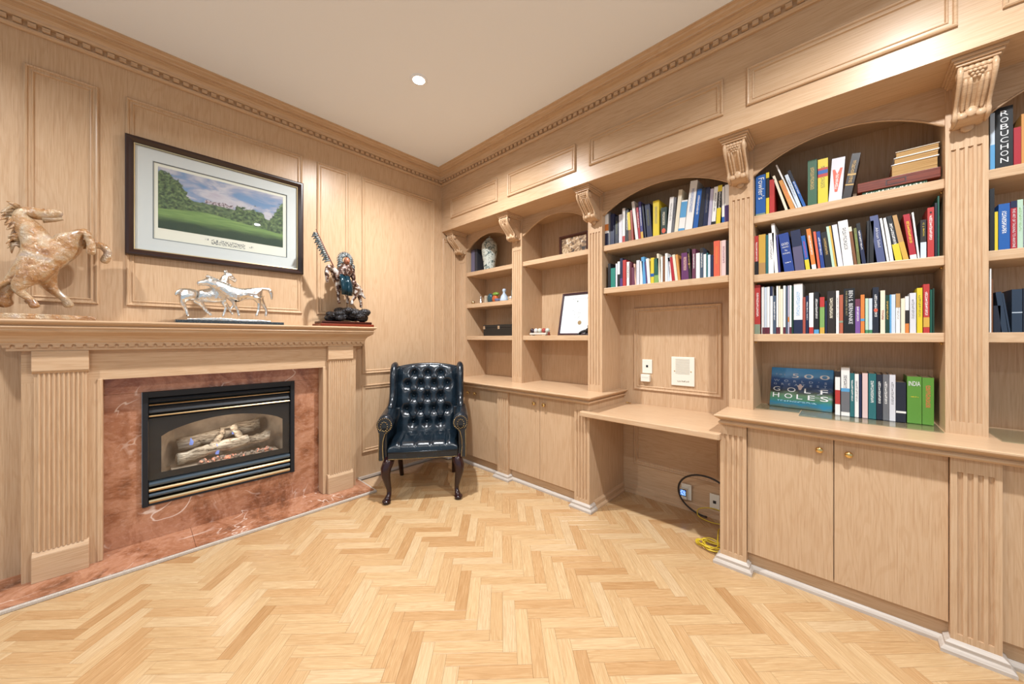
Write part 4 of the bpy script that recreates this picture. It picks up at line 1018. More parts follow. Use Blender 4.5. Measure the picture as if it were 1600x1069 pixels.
mk('base', MB().prism([(-.56,MT),(-.15,MT),(-.146,MT+.012),(-.16,MT+.024),(-.30,MT+.028),(-.54,MT+.030),(-.57,MT+.016)], 'x', -3.13, -2.985), M['amber'], hs, bevel=.006)

M['silver'] = (lambda a: (a.bump(a.noise(a.n('ShaderNodeNewGeometry').outputs['Position'], 55, 4), .75, .008), a.out((.86,.84,.80), .2, 1.0))[1])(N('polished_silver'))
M['granite'] = (lambda a: a.out(a.ramp(a.noise(a.n('ShaderNodeNewGeometry').outputs['Position'], 220, 3), [(.35,(.012,.014,.016)),(.6,(.05,.06,.065)),(.8,(.25,.27,.28))]), .25))(N('dark_granite'))
sv = thing('horse_statue', 'silver statue of two horses with crossed necks on dark base', 'statue', (-3.02, .44, MT))
SA_ = [(x, y, z+.002, r*(1.5 if 4 <= i <= 8 else 1.22)) for i, (x, y, z, r) in enumerate(SA)]; SB_ = [(x, y, z+.002, r*(1.5 if 4 <= i <= 8 else 1.22)) for i, (x, y, z, r) in enumerate(SB)]
skin('horse', SA_, SAE, M['silver'], sv); skin('horse', SB_, SBE, M['silver'], sv)
hdm = MB()
for (x, p0, p1) in ((-3.055, (.423,1.712), (.470,1.672)), (-2.995, (.335,1.650), (.272,1.628))):
    a_, b_ = Vector((x, *p0)), Vector((x, *p1))
    hdm.tube([a_.lerp(b_, t) for t in (-.15, 0, .25, .5, .75, 1.0, 1.1)], [.010,.021,.024,.018,.014,.014,.006], 10)
mk('head', hdm, M['silver'], sv, smooth=True)
mn = MB(); rs = random.Random(8)
for (pa, pb, x, d) in (((.392,1.60),(.425,1.725),-3.055,-1), ((.43,1.625),(.315,1.672),-2.995,1)):
    for k in range(16):
        t = k/15; y = pa[0]+(pb[0]-pa[0])*t; z = pa[1]+(pb[1]-pa[1])*t
        mn.tube([(x, y, z), (x+rs.uniform(-.01,.01), y-d*-.004, z+.012), (x+rs.uniform(-.015,.02), y+.012*d, z+.006)], [.009,.007,.002], 6)
mk('mane', mn, M['silver'], sv, smooth=True)
er = MB()
for (x, y, z) in ((-3.05,.418,1.722), (-3.062,.412,1.722), (-2.988,.328,1.66), (-3.002,.332,1.66)): er.tube([(x,y,z-.004),(x,y,z+.010),(x,y+.002,z+.02)], [.005,.004,.001], 5)
mk('ears', er, M['silver'], sv, smooth=True)
mk('ground', MB().prism([(.215,MT+.018),(.66,MT+.018),(.655,MT+.028),(.58,MT+.034),(.48,MT+.032),(.36,MT+.040),(.27,MT+.033),(.22,MT+.030)], 'x', -3.09, -2.965), M['silver'], sv, bevel=.006)
mk('base', MB().box(-3.105, -2.955, .165, .735, MT, MT+.019), M['granite'], sv, bevel=.002)

M['bronze'] = (lambda a: a.out(a.ramp(a.noise(a.n('ShaderNodeNewGeometry').outputs['Position'], 34, 4), [(.38, srgb(54,34,26)), (.48, srgb(110,76,56)), (.54, srgb(186,178,170)), (.75, srgb(222,218,212))]), .25, .1))(N('painted_pinto_bronze'))
M['buckskin'] = (lambda a: a.out(a.ramp(a.noise(a.n('ShaderNodeNewGeometry').outputs['Position'], 60, 3), [(.4, srgb(44,26,20)), (.53, srgb(96,62,46)), (.66, srgb(160,148,138))]), .4, .3))(N('painted_buckskin'))
M['feather'] = (lambda a: a.out(a.ramp(a.noise(a.n('ShaderNodeNewGeometry').outputs['Position'], 110, 3), [(.35, srgb(26,32,34)), (.52, srgb(86,92,92)), (.68, srgb(176,180,178))]), .45, .2))(N('grey_feathers'))
M['teal'] = plain('teal_blanket', srgb(18, 50, 62), .2, .3)
M['rock'] = (lambda a: (a.bump(a.noise(a.n('ShaderNodeNewGeometry').outputs['Position'], 45, 5), 1.0, .02), a.out((.022,.02,.022), .3, .3))[1])(N('dark_bronze_rock'))
M['cherry'] = plain('cherry_wood', srgb(118, 48, 28), .25)
rd = thing('rider_statue', 'painted statue of a mounted rider in feather headdress holding a lance', 'statue', (-3.06, 1.2, MT))
mk('base', MB().box(-3.165, -2.965, .985, 1.412, MT, MT+.022), M['cherry'], rd, bevel=.005)
mk('base_top', MB().box(-3.155, -2.975, .998, 1.398, MT+.022, MT+.042), plain('dark_cherry', srgb(58,20,14), .2), rd, bevel=.006)
rk = MB(); rs = random.Random(11)
for k in range(44): rk.sphere((-3.06+rs.uniform(-.055,.055), 1.10+rs.random()*.25, MT+.07+rs.uniform(0,.068)), rs.uniform(.032,.048), 8, 6, (1,1.2,.7))
mk('rock', rk, M['rock'], rd, smooth=False)
skin('horse', RH, RHE, M['bronze'], rd)
skin('rider', [(x, y, z, r*1.1) for x, y, z, r in RP], RPE, M['buckskin'], rd)
mk('head', MB().sphere((-3.012,1.200,1.918), .026, 12, 9, (1,.9,1.25)).tube([(-2.99,1.199,1.918),(-2.983,1.199,1.908)], [.006,.007], 6), plain('bronze_skin', srgb(150,92,66), .4), rd, smooth=True)
hd_ = MB()
for k in range(22):
    a_ = math.pi*(-.18+1.36*k/21)
    c0 = Vector((-3.022, 1.200+.030*math.cos(a_), 1.925+.030*math.sin(a_))); c1 = Vector((-3.045, 1.200+.068*math.cos(a_), 1.928+.074*math.sin(a_)))
    hd_.tube([c0, c0.lerp(c1,.6), c1], [.006,.008,.003], 6)
for s in (-1, 1):
    for k in range(7): hd_.tube([(-3.02,1.2+s*.045,1.90-.02*k),(-3.02,1.2+s*.062,1.89-.02*k),(-3.03,1.2+s*.072,1.87-.02*k)], [.007,.008,.002], 6)
mk('feather_headdress', hd_, M['feather'], rd, smooth=True)
mk('blanket', MB().tube([(-2.985,1.150,1.79),(-2.968,1.158,1.74),(-2.962,1.165,1.69),(-2.962,1.168,1.635)], [.034,.042,.046,.042], 12, .55).tube([(-2.992,1.195,1.785),(-2.975,1.205,1.73),(-2.968,1.208,1.68),(-2.970,1.205,1.63)], [.030,.036,.040,.036], 12, .55), M['teal'], rd, smooth=True)
mk('saddle_pouch', MB().sphere((-3.0,1.250,1.735), .034, 10, 7, (.6,.8,1)), M['buckskin'], rd, smooth=True)
ln = mk('lance', MB().tube([(-2.99,1.115,1.80),(-3.0,1.07,1.90),(-3.0,.961,2.129)], [.0045,.0045,.0022], 7), plain('red_brown_lance', srgb(110,50,36), .4), rd, smooth=True)
for k in range(15):
    t = .30+.60*k/14; y = 1.115+(.961-1.115)*t; z = 1.80+(2.129-1.80)*t
    mk('lance_feather', MB().tube([(-3.0,y,z),(-3.005,y-.024,z+.002),(-3.01,y-.044-.008*math.sin(k*2.1),z-.018)], [.005,.014,.004], 6, .5), M['feather'], ln, smooth=True)
mk('reins', MB().tube([(-2.975,1.034,1.76),(-2.965,1.08,1.80),(-2.962,1.15,1.80)], .0025, 5), M['buckskin'], rd)

# ================================================================ ornaments in the bays
def porcelain():
    a = N('painted_porcelain'); p = a.n('ShaderNodeTexCoord').outputs['Object']
    n1 = a.noise(p, 26, 4, .8, .6); n2 = a.noise(p, 55, 3, .5)
    c = a.mix(a.smooth(n1, .50, .60), srgb(206,212,202), srgb(84,106,104)); c = a.mix(a.math('MULTIPLY', a.smooth(n2, .56, .66), .7), c, srgb(58,74,72))
    return a.out(c, .15, 0, .5)
vz = thing('vase', 'tall white porcelain vase with grey-green floral painting on top shelf', 'vase', (-2.862, 2.675, 2.013))
M['porc'] = porcelain()
mk('body', MB().lathe([(.055,0),(.060,.004),(.061,.03),(.071,.12),(.085,.20),(.089,.255),(.083,.30),(.064,.33),(.040,.345)], (-2.862,2.675,2.013), 28), M['porc'], vz, smooth=True)
mk('lid', MB().lathe([(.041,.342),(.045,.350),(.036,.362),(.020,.370),(.010,.374),(.014,.384),(.004,.392)], (-2.862,2.675,2.013), 20), M['porc'], vz, smooth=True)
t = thing('binder', 'dark grey and lilac binder standing beside the porcelain vase', 'binder', (-3.03, 2.60, 2.013))
mk('cover', MB().box(-3.085, -2.985, 2.60, 2.80, 2.013, 2.275), plain('charcoal_binder', srgb(54,54,60), .5), t, bevel=.004)
mk('spine_band', MB().box(-3.082, -3.022, 2.5985, 2.60, 2.02, 2.268), plain('lilac_grey_spine', srgb(104,100,122), .5), t)
z = 1.66
def orn(name, label, mb, mat, smooth=True):
    o = mk(name, mb, mat, None, smooth=smooth); return tag(o, label, 'ornament', 'small ornaments on the shelf below the vase')
orn('gold_bauble', 'small gold ball ornament at the wall end of ornament shelf', MB().sphere((-3.07,2.62,z+.024), .020, 12, 8).lathe([(.022,0),(.018,.004),(.008,.008)], (-3.07,2.62,z), 12), M['gold'])
orn('silver_bell', 'small silver bell figurine next to the gold ball', MB().lathe([(.026,0),(.022,.02),(.014,.05),(.010,.06),(.016,.072),(.012,.088),(.002,.094)], (-2.965,2.64,z), 16), M['silver'])
orn('stone_block', 'small beige stone ornament beside the silver bell', MB().lathe([(.022,0),(.024,.02),(.020,.05),(.022,.08),(.016,.09)], (-2.90,2.66,z), 8), plain('beige_stone', srgb(176,160,136), .7), False)
orn('stone_egg', 'blue-green polished agate slab standing on ornament shelf', MB().sphere((-2.835,2.66,z+.055), .055, 14, 10, (.75,.4,1.0)), plain('teal_agate', srgb(44,78,88), .12))
fl3 = thing('parrot_figurine', 'green and orange ornament with rounded top on ornament shelf', 'ornament', (-2.755,2.66,z), group='small ornaments on the shelf below the vase')
mk('body', MB().sphere((-2.755,2.66,z+.045), .042, 12, 8, (1,.7,1.05)), plain('orange_glaze', srgb(188,92,50), .2), fl3, smooth=True)
mk('cap', MB().sphere((-2.745,2.66,z+.095), .036, 12, 8, (1.3,.8,.6)), plain('green_glaze', srgb(120,150,62), .2), fl3, smooth=True)
orn('glass_dish', 'small blue-violet glass dish among the ornaments', MB().lathe([(.012,0),(.030,.012),(.036,.034),(.034,.036),(.026,.014)], (-2.675,2.62,z), 16), plain('violet_glass', srgb(104,108,140), .1))
orn('perfume_bottle', 'pale blue glass bottle with white stopper on ornament shelf', MB().lathe([(.044,0),(.046,.02),(.034,.06),(.014,.088),(.012,.10),(.020,.112),(.018,.132),(.006,.138)], (-2.60,2.64,z), 18), plain('pale_blue_glass', srgb(182,196,212), .1))
fr2 = thing('photo_frame', 'small grey photo frame with dark oval behind pale bottle', 'picture frame', (-2.50,2.76,z))
mk('frame_border', MB().frame(lambda a,b,h: (a,2.76-h,b), -2.60,-2.40,z,z+.215, [(0,0),(0,.012),(.02,.012),(.022,.004)]).box(-2.60,-2.40,2.76,2.766,z,z+.215), plain('grey_frame', srgb(150,150,140), .5), fr2)
mk('photo', MB().lathe([(.001,0),(.045,0)], (0,0,0), 20, cap=False).__class__().prism([(-2.49+.045*math.cos(q*math.pi/12), z+.13+.05*math.sin(q*math.pi/12)) for q in range(24)], 'y', 2.752, 2.759), M['black'], fr2)
orn('pewter_dish', 'pewter scroll dish leaning at the pilaster end of ornament shelf', MB().lathe([(.010,0),(.030,.006),(.040,.03),(.038,.05)], (-2.50,2.64,z), 14), M['silver'])
bx_ = thing('storage_box', 'low black leather box with metal corners on the shelf', 'box', (-2.72,2.70,1.305))
mk('body', MB().box(-2.90,-2.43,2.62,2.82,1.305,1.392), plain('black_leatherette', (.014,.014,.013), .4), bx_, bevel=.003)
mk('lid', MB().box(-2.902,-2.428,2.618,2.822,1.393,1.424), plain('black_leatherette_lid', (.016,.016,.015), .4), bx_, bevel=.003)
for x in (-2.885,-2.66):
    mk('metal_corner', MB().box(x-.014, x+.014, 2.6165, 2.62, 1.378, 1.412), M['silver'], bx_)
# carved scene in a dark frame
rl = thing('carved_picture', 'small framed brown and cream relief picture on top shelf', 'picture', (-1.76,2.68,2.013))
a = N('relief_scene'); nn = a.noise(a.n('ShaderNodeTexCoord').outputs['Object'], 24, 5, 1.0, .6)
relm = a.out(a.ramp(nn, [(.36, srgb(34,24,20)), (.47, srgb(126,94,62)), (.56, srgb(190,160,120)), (.68, srgb(220,216,208))]), .5); 
mk('frame_border', MB().frame(lambda a_,b_,h: (a_,2.67-h,b_), -1.912,-1.608,2.013,2.205, [(0,-.015),(0,.012),(.010,.016),(.022,.008),(.024,-.004)]), plain('burl_frame', srgb(62,28,16), .3), rl)
mk('scene_panel', MB().box(-1.90,-1.62,2.670,2.685,2.02,2.198), relm, rl)
# certificate
ce = thing('framed_certificate', 'framed white certificate with gold seal leaning on shelf', 'picture', (-1.755,2.66,1.305), rot=(R(-12),0,0), local=True)
M['plumframe'] = plain('plum_frame', srgb(56,30,36), .35)
cP = lambda a_, b_, h: (a_, -h, b_)
mk('frame_border', MB().frame(cP, -.170,.170,0,.395, [(0,-.012),(0,.008),(.006,.012),(.018,.010),(.020,.0)]), M['plumframe'], ce)
a = N('certificate_paper'); p_ = a.n('ShaderNodeTexCoord').outputs['Object']; sp = a.n('ShaderNodeSeparateXYZ'); a.set(sp.inputs[0], p_)
f = a.smooth(a.noise(a.mapping(p_, (220, 1, 90)), 1.0, 2), .52, .58)
def inr(v, lo, hi): return a.math('MULTIPLY', a.smooth(v, lo, lo+.004), a.math('SUBTRACT', 1, a.smooth(v, hi-.004, hi)))
msk = a.math('MAXIMUM', a.math('MULTIPLY', inr(sp.outputs[0], -.06, .05), inr(sp.outputs[2], .15, .24)), a.math('MULTIPLY', inr(sp.outputs[0], -.11, .11), inr(sp.outputs[2], .325, .345)))
cert = a.out(a.mix(a.math('MULTIPLY', a.math('MULTIPLY', f, msk), .6), srgb(222,228,230), srgb(130,138,140)), .6)
mk('paper', MB().box(-.152,.152,-.001,.004,.018,.378), cert, ce)
mk('seal', MB().prism([(.045+.019*math.cos(q*math.pi/12)*(1 if q % 2 else .93), .115+.019*math.sin(q*math.pi/12)*(1 if q % 2 else .93)) for q in range(24)], 'y', -.003, -.0005), M['gold'], ce)
mk('emblem', MB().prism([(0+.006*math.cos(q*math.pi/6), .313+.007*math.sin(q*math.pi/6)) for q in range(12)], 'y', -.002, -.0005), plain('grey_emblem', srgb(110,120,110), .6), ce)
tr_ = thing('egg_tray', 'small pale tray holding coloured stone eggs', 'tray', (-2.11,2.62,1.305))
mk('tray', MB().box(-2.215,-2.015,2.595,2.655,1.313,1.330).box(-2.205,-2.185,2.60,2.65,1.305,1.313).box(-2.045,-2.025,2.60,2.65,1.305,1.313), plain('pale_tray', srgb(206,200,190), .4), tr_, bevel=.004)
for (x, c, nm) in ((-2.203,(52,36,44),'dark purple'), (-2.157,(206,200,194),'white'), (-2.110,(196,200,186),'pale green'), (-2.062,(160,66,58),'red'), (-2.020,(186,190,178),'grey-green')):
    o = mk('stone_egg', MB().sphere((x,2.625,1.352), .0225, 12, 8, (1,1,1.02)), plain('egg_'+nm.replace(' ','_'), srgb(*c), .2), smooth=True)
    tag(o, f'{nm} polished stone egg resting on the small tray', 'stone egg', 'stone eggs on the tray')
o = mk('wooden_peg', MB().lathe([(.012,0),(.014,.008),(.009,.022),(.012,.03),(.004,.036)], (-1.985,2.60,1.305), 12), M['cherry'], smooth=True); tag(o, 'tiny red-brown wooden piece beside the egg tray', 'ornament')
mh = thing('horse_figurine', 'small dark bronze horse figurine in front of the certificate', 'figurine', (-1.61,2.585,1.305))
skin('horse', [(-1.64,2.585,1.335,.012),(-1.60,2.585,1.338,.014),(-1.57,2.585,1.345,.013),(-1.555,2.585,1.375,.009),(-1.57,2.585,1.385,.007),(-1.64,2.595,1.318,.006),(-1.68,2.595,1.312,.005),(-1.65,2.575,1.312,.006),(-1.575,2.595,1.318,.006),(-1.59,2.575,1.312,.006)], [(0,1),(1,2),(2,3),(3,4),(0,5),(5,6),(0,7),(2,8),(2,9)], M['rock'], mh, 1)
mk('base', MB().box(-1.69,-1.545,2.565,2.605,1.305,1.311), M['rock'], mh)

# ================================================================ books
PAL = dict(red=(176,52,48), white=(226,224,220), paleblue=(196,208,220), cream=(222,212,188), slate=(66,80,98), lilac=(176,168,186), darkgreen=(22,58,44), navy=(26,34,66), rust=(160,76,62), black=(22,22,24), leaf=(122,160,88),
 espresso=(40,32,28), terracotta=(170,92,68), purple=(118,80,146), orange=(206,122,54), mint=(178,204,182), ink=(28,32,46), yellow=(214,190,44), paper=(206,206,212), bottle=(24,84,68), mustard=(200,160,66), teal=(36,100,104), indigo=(62,62,120),
 royal=(34,60,130), dusk=(86,80,108), blue=(30,88,160), coral=(206,92,66), brown=(120,76,44), olive=(104,106,56), slateblue=(76,84,122), tan=(176,136,84), crimson=(166,32,44), amber=(202,142,74), forest=(52,92,66), grey=(104,104,108), pine=(44,60,54),
 jade=(34,124,110), maroon=(92,30,46), plum=(104,52,74), peach=(222,180,158), skyblue=(84,150,196), violet=(80,56,112), grape=(96,44,92), blush=(214,186,182), grass=(88,140,52), denim=(40,54,72), sage=(132,144,122), green=(70,130,90), gold=(186,150,84), magenta=(176,64,120))
WORD = dict(paleblue='pale blue', darkgreen='dark green', leaf='leaf green', espresso='dark brown', mint='mint green', ink='blue-black', bottle='bottle green', indigo='indigo blue', royal='royal blue', dusk='dusky mauve', coral='coral orange', slateblue='slate blue',
 forest='forest green', pine='dark pine green', jade='jade green', skyblue='sky blue', grass='grass green', denim='denim blue', slate='slate grey', paper='off-white', blush='pale pink', amber='amber', sage='grey-green', tan='tan')
BM = {}
def bmat(c, rough=.42):
    if c not in BM: BM[c] = plain('cover_'+c, srgb(*PAL[c]), rough)
    return BM[c]
PM = {}
def pmat(b, i):
    if (b, i) not in PM: PM[b, i] = prints(srgb(*PAL[b]), srgb(*PAL[i]), 260., 330., .50)
    return PM[b, i]
M['pages'] = (lambda a: a.out(a.mix(a.smooth(a.noise(a.mapping(a.n('ShaderNodeTexCoord').outputs['Object'], (900,2,2)), 1, 2), .4, .7), srgb(212,202,180), srgb(236,230,214)), .9))(N('book_pages'))
NUM = ['first','second','third','fourth','fifth','sixth','seventh','eighth','ninth','tenth','eleventh','twelfth','thirteenth','fourteenth','fifteenth','sixteenth','seventeenth','eighteenth','nineteenth','twentieth']
TENS = {20:'twenty', 30:'thirty', 40:'forty'}
def ordinal(i):
    if i <= 20: return NUM[i-1]
    t = i//10*10
    return {30:'thirtieth', 40:'fortieth'}[i] if i % 10 == 0 else TENS[t]+'-'+NUM[i % 10-1]
SHELF = dict(b4s3='shelf above the golf book', b4s2='shelf below the flat stack', b4s1='top shelf with the flat stack', b3s1='upper shelf above the desk', b3s2='lower shelf above the desk', b4c='counter next to the golf book',
             b5s1='top shelf beside the largest corbel', b5s2='middle shelf beside the largest pilaster', b5s3='bottom shelf beside the largest pilaster')
INKED = {'bernanke':('black','BEN S. BERNANKE lettering'), 'thai':('cream','red THAI lettering'), 'god':('royal','GOD CREATED The INTEGERS lettering'), 'salad':('slateblue','African Salad lettering'), 'cjbox':('espresso','yellow C J BOX lettering'), 'fowlers':('blue',"white Fowler's lettering"), 'vee':('paper','red V-shaped design'), 'india':('grass','white INDIA lettering'), 'robuchon':('black','white ROBUCHON lettering'), 'talking':('crimson','ART OF TALKING lettering')}
def ink(name, col, rough=.5):
    k = 'ink_'+name
    if k not in BM: BM[k] = plain(k, srgb(*col), rough)
    return BM[k]
EPS = .0022
def down(x0, z1): return lambda u, v: (x0+v, -EPS, z1-u)      # reads from top to bottom
def up(x0, z0): return lambda u, v: (x0+u, -EPS, z0+v)         # upright lettering
def book(x0, t, h, dx_, base, title, decor, z, ys, label, group, depth=None):
    ang = math.atan2(dx_, h); t = max(.004, t*math.cos(ang)-.0008); L = math.hypot(h, dx_)
    px = x0 if ang <= 0 else x0+t
    off = 0 if ang <= 0 else -t
    d = depth or min(.245, max(.13, L*.70))
    rt = thing('book', label, 'book', (px, ys, z), group=group, local=True, rot=(0, ang, 0))
    b = .0022 if t > .012 else .001
    mb = MB().box(off, off+t, 0, b, 0, L).box(off, off+b, b, d, 0, L).box(off+t-b, off+t, b, d, 0, L)
    cv = mk('cover', mb, bmat(base), rt)
    mk('page_block', MB().box(off+b, off+t-b, b, d-.004, .0025, L-.003), M['pages'], rt)
    nband = [0]
    def band(c, za, zb, xa=0., xb=1.):
        nband[0] += 1
        mk('spine_band', MB().box(off+t*xa, off+t*xb, -.0006-.0003*nband[0], 0, za, zb), bmat(c), cv)
    for it in [q for q in decor.split(';') if q]:
        q = it.split(':')
        if q[0] == 'bot': band(q[1], 0, L*float(q[2]))
        elif q[0] == 'top': band(q[1], L*(1-float(q[2])), L)
        elif q[0] == 'mid': band(q[1], L*float(q[2]), L*(float(q[2])+float(q[3])))
        elif q[0] == 'left': band(q[1], 0, L, 0, .3)
        elif q[0] == 'right': band(q[1], 0, L, .6, 1)
        elif q[0] in ('disc', 'dot'):
            r_ = t*(.34 if q[0] == 'disc' else .16); zc = L*(.5 if q[0] == 'disc' else .9)
            if base == 'pine': zc = L*.16
            mk('spine_emblem', MB().prism([(off+t/2+r_*math.cos(a_), zc+r_*1.3*math.sin(a_)) for a_ in [2*math.pi*k/16 for k in range(16)]], 'y', -.0018, 0), bmat(q[1]), cv)
    if title and not title.startswith('TEXT') and t > .011:
        mk('spine_print', MB().box(off+t*.30, off+t*.70, -.0006, 0, L*.36, L*.84), pmat(base, title), cv)
    if title.startswith('TEXT'):
        k = title[5:]; X = off
        def put(mb_, mat_): mk('lettering', mb_, mat_, cv, normals=False)
        if k == 'bernanke':
            put(text_mb('BEN S. BERNANKE', L*.74, t*.36, down(X+t*.46, L*.95)), ink('white', (224,224,224)))
            put(text_mb('THE COURAGE TO ACT', L*.55, t*.15, down(X+t*.18, L*.95)), ink('sand', (176,164,120)))
        elif k == 'thai': put(text_mb('THAI', L*.22, t*.46, down(X+t*.27, L*.55)), ink('red', (150,40,44)))
        elif k == 'god':
            put(text_mb('GOD', t*.72, L*.06, up(X+t*.14, L*.69)), ink('white', (224,224,224)))
            put(text_mb('CREATED', t*.68, L*.035, up(X+t*.16, L*.62)), ink('white', (224,224,224)))
            put(text_mb('The', t*.26, L*.045, up(X+t*.37, L*.53)), ink('white', (224,224,224)))
            put(text_mb('INTEGERS', t*.72, L*.035, up(X+t*.14, L*.46)), ink('white', (224,224,224)))
            mk('spine_print', MB().box(X+t*.2, X+t*.8, -.0007, 0, L*.225, L*.25), pmat(base, 'white'), cv)
        elif k == 'salad':
            put(text_mb('African Salad', L*.42, t*.34, down(X+t*.42, L*.74)), ink('pale', (206,206,214)))
        elif k == 'cjbox': put(text_mb('C J BOX', L*.35, t*.34, down(X+t*.33, L*.92)), ink('yellow', (220,190,60)))
        elif k == 'fowlers': put(text_mb("Fowler's", L*.52, t*.60, down(X+t*.28, L*.93)), ink('white', (224,224,224)))
        elif k == 'vee':
            mk('spine_emblem', MB().prism([(X+t*.12,L*.74),(X+t*.30,L*.74),(X+t*.5,L*.62),(X+t*.70,L*.76),(X+t*.88,L*.76),(X+t*.62,L*.22),(X+t*.42,L*.22)], 'y', -.0010, 0), bmat('coral'), cv)
            mk('spine_print', MB().box(X+t*.40, X+t*.62, -.0016, -.0010, L*.28, L*.62), pmat('coral', 'white'), cv)
        elif k == 'india':
            put(text_mb('INDIA', t*.80, L*.10, up(X+t*.10, L*.80)), ink('white', (226,226,222)))
            mk('spine_print', MB().box(X+t*.2, X+t*.8, -.0007, 0, L*.555, L*.575), pmat(base, 'yellow'), cv)
        elif k == 'talking': put(text_mb('THE ART OF TALKING TO ANYONE', L*.80, t*.44, down(X+t*.28, L*.84)), ink('white', (226,226,222)))
        elif k == 'robuchon':
            for i, ch in enumerate('ROBUCHON'):
                put(text_mb(ch, t*.46, L*.082, up(X+t*.27, L*(.855-.108*i))), ink('white', (226,226,222)))
    return rt
for key, (z, ys, rows_) in BOOKS.items():
    for i, (x0, t, h, dx_, base, title, decor) in enumerate(rows_):
        nm = WORD.get(base, base)
        cols = [q.split(':')[1] for q in decor.split(';') if q]
        if title.startswith('TEXT'): desc = f'{WORD.get(base, base)} book with {INKED[title[5:]][1]}'
        elif cols: desc = f'{nm} book with {WORD.get(cols[0], cols[0])} band' if cols[0] != base else f'{nm} book'
        elif title: desc = f'{nm} book with {WORD.get(title, title)} print'
        elif t < .014: desc = f'thin {nm} book'
        else: desc = f'plain {nm} book'
        if i == len(rows_)-1 and key not in ('b5s1','b5s2','b5s3'): where = 'last'
        else: where = ordinal(i+1)
        label = f'{desc}, {where} along the {SHELF[key]}'
        if title.startswith('TEXT'): label = f'{desc} on the {SHELF[key]}'
        book(x0, t, h, dx_, base, title, decor, z, ys, label, 'books on the ' + SHELF[key])

# flat stack on the top shelf
def flat_book(label, x0, x1, y0, y1, z0, z1, cov, pages=True, fore=True, mat=None):
    t = thing('book', label, 'book', ((x0+x1)/2, y0, z0), group='books lying flat on the top shelf')
    b = .0025
    mk('cover', MB().box(x0, x1, y0, y1, z0, z0+b).box(x0, x1, y0, y1, z1-b, z1).box(x0, x1, y0 if not fore else y1-b, y0+b if not fore else y1, z0+b, z1-b), mat or bmat(cov), t)
    mk('page_block', MB().box(x0+.003, x1-.003, y0+(.004 if fore else b), y1-b, z0+b, z1-b), pages if not isinstance(pages, bool) else M['pages'], t)
    return t
Z = 2.013
t = flat_book('flat green book with white print at the bottom of the stack', .062, .283, 2.60, 2.78, Z, Z+.026, 'forest', fore=False)
mk('spine_print', MB().box(.075, .275, 2.5993, 2.60, Z+.006, Z+.021), prints(srgb(*PAL['forest']), srgb(226,222,206), 150., 60., .5), t)
M['redwood'] = oak('red_brown_box_wood', 'x', (84,34,24), (116,54,38), (132,66,48), .35)
t = thing('wooden_box', 'flat red-brown wooden box lying on the green book', 'box', (.185, 2.59, Z+.026))
mk('body', MB().box(.043, .3235, 2.59, 2.80, Z+.0262, Z+.074), M['redwood'], t, bevel=.002)
mk('label_plate', MB().frame(lambda a_,b_,h: (a_,2.59-h,b_), .145,.215,Z+.036,Z+.062, [(0,0),(0,.0015),(.004,.0015),(.005,0)]), plain('dark_inlay', srgb(60,22,14), .4), t)
tanp = (lambda a: a.out(a.ramp(a.noise(a.mapping(a.n('ShaderNodeTexCoord').outputs['Object'], (3,3,420)), 1, 2), [(.35, srgb(150,112,66)), (.6, srgb(196,158,104)), (.75, srgb(216,184,132))]), .9))(N('tan_page_edges'))
flat_book('thick old book with tan pages lying on the wooden box', .165, .318, 2.60, 2.80, Z+.0745, Z+.134, 'white', tanp)
flat_book('white-covered book lying second from the top of the stack', .174, .320, 2.602, 2.79, Z+.1345, Z+.166, 'white', tanp)
flat_book('tan paperback lying on top of the flat stack', .180, .322, 2.604, 2.79, Z+.1665, Z+.196, 'cream', tanp)

# the large golf book, propped against the shelf back
def golf_cover():
    a = N('golf_book_cover'); p = a.n('ShaderNodeTexCoord').outputs['Object']; sp = a.n('ShaderNodeSeparateXYZ'); a.set(sp.inputs[0], p)
    x, zz = sp.outputs[0], sp.outputs[2]
    n1 = a.noise(a.mapping(p, (14,1,40)), 1.0, 4, .8); zz2 = a.math('ADD', zz, a.math('MULTIPLY', a.math('SUBTRACT', n1, .5), .05))
    c = a.ramp(a.math('MULTIPLY', zz2, 1/.245), [(.02, srgb(84,104,92)), (.10, srgb(34,112,144)), (.20, srgb(66,120,92)), (.33, srgb(92,118,88)), (.40, srgb(60,62,56)), (.52, srgb(28,58,106)), (.72, srgb(38,82,142)), (.80, srgb(92,152,200)), (.95, srgb(60,142,200))])
    surf = a.math('MULTIPLY', a.math('MULTIPLY', a.smooth(x, .02, .13), a.smooth(n1, .48, .62)), a.math('MULTIPLY', a.smooth(zz, .06, .09), a.math('SUBTRACT', 1, a.smooth(zz, .11, .14))))
    c = a.mix(surf, c, srgb(186,196,206))
    return a.out(c, .18)
gb = thing('golf_book', 'large book titled The 500 World\'s Greatest Golf Holes facing out', 'book', (-.206, 2.735, .857), local=True, rot=(R(-14), 0, R(-6)))
GW, GH = .148, .245
mk('cover', MB().box(-GW, GW, 0, .004, 0, GH).box(-GW, -GW+.003, .004, .030, 0, GH).box(-GW, GW, .030, .034, 0, GH), golf_cover(), gb, bevel=.001)
mk('page_block', MB().box(-GW+.003, GW-.004, .004, .030, .003, GH-.003), M['pages'], gb)
wh = ink('white', (224,224,224)); pb = ink('palebl', (170,190,214))
for (body, u0, u1, z0, hh, mt, sp) in (('THE', -.125, -.075, .196, .010, pb, 2.2), ("WORLD'S", -.132, .122, .156, .013, pb, 2.6), ('GREATEST', -.132, .122, .135, .012, pb, 2.6)):
    mk('lettering', text_mb(body, u1-u0, hh, up(u0, z0), sp), mt, gb, normals=False)
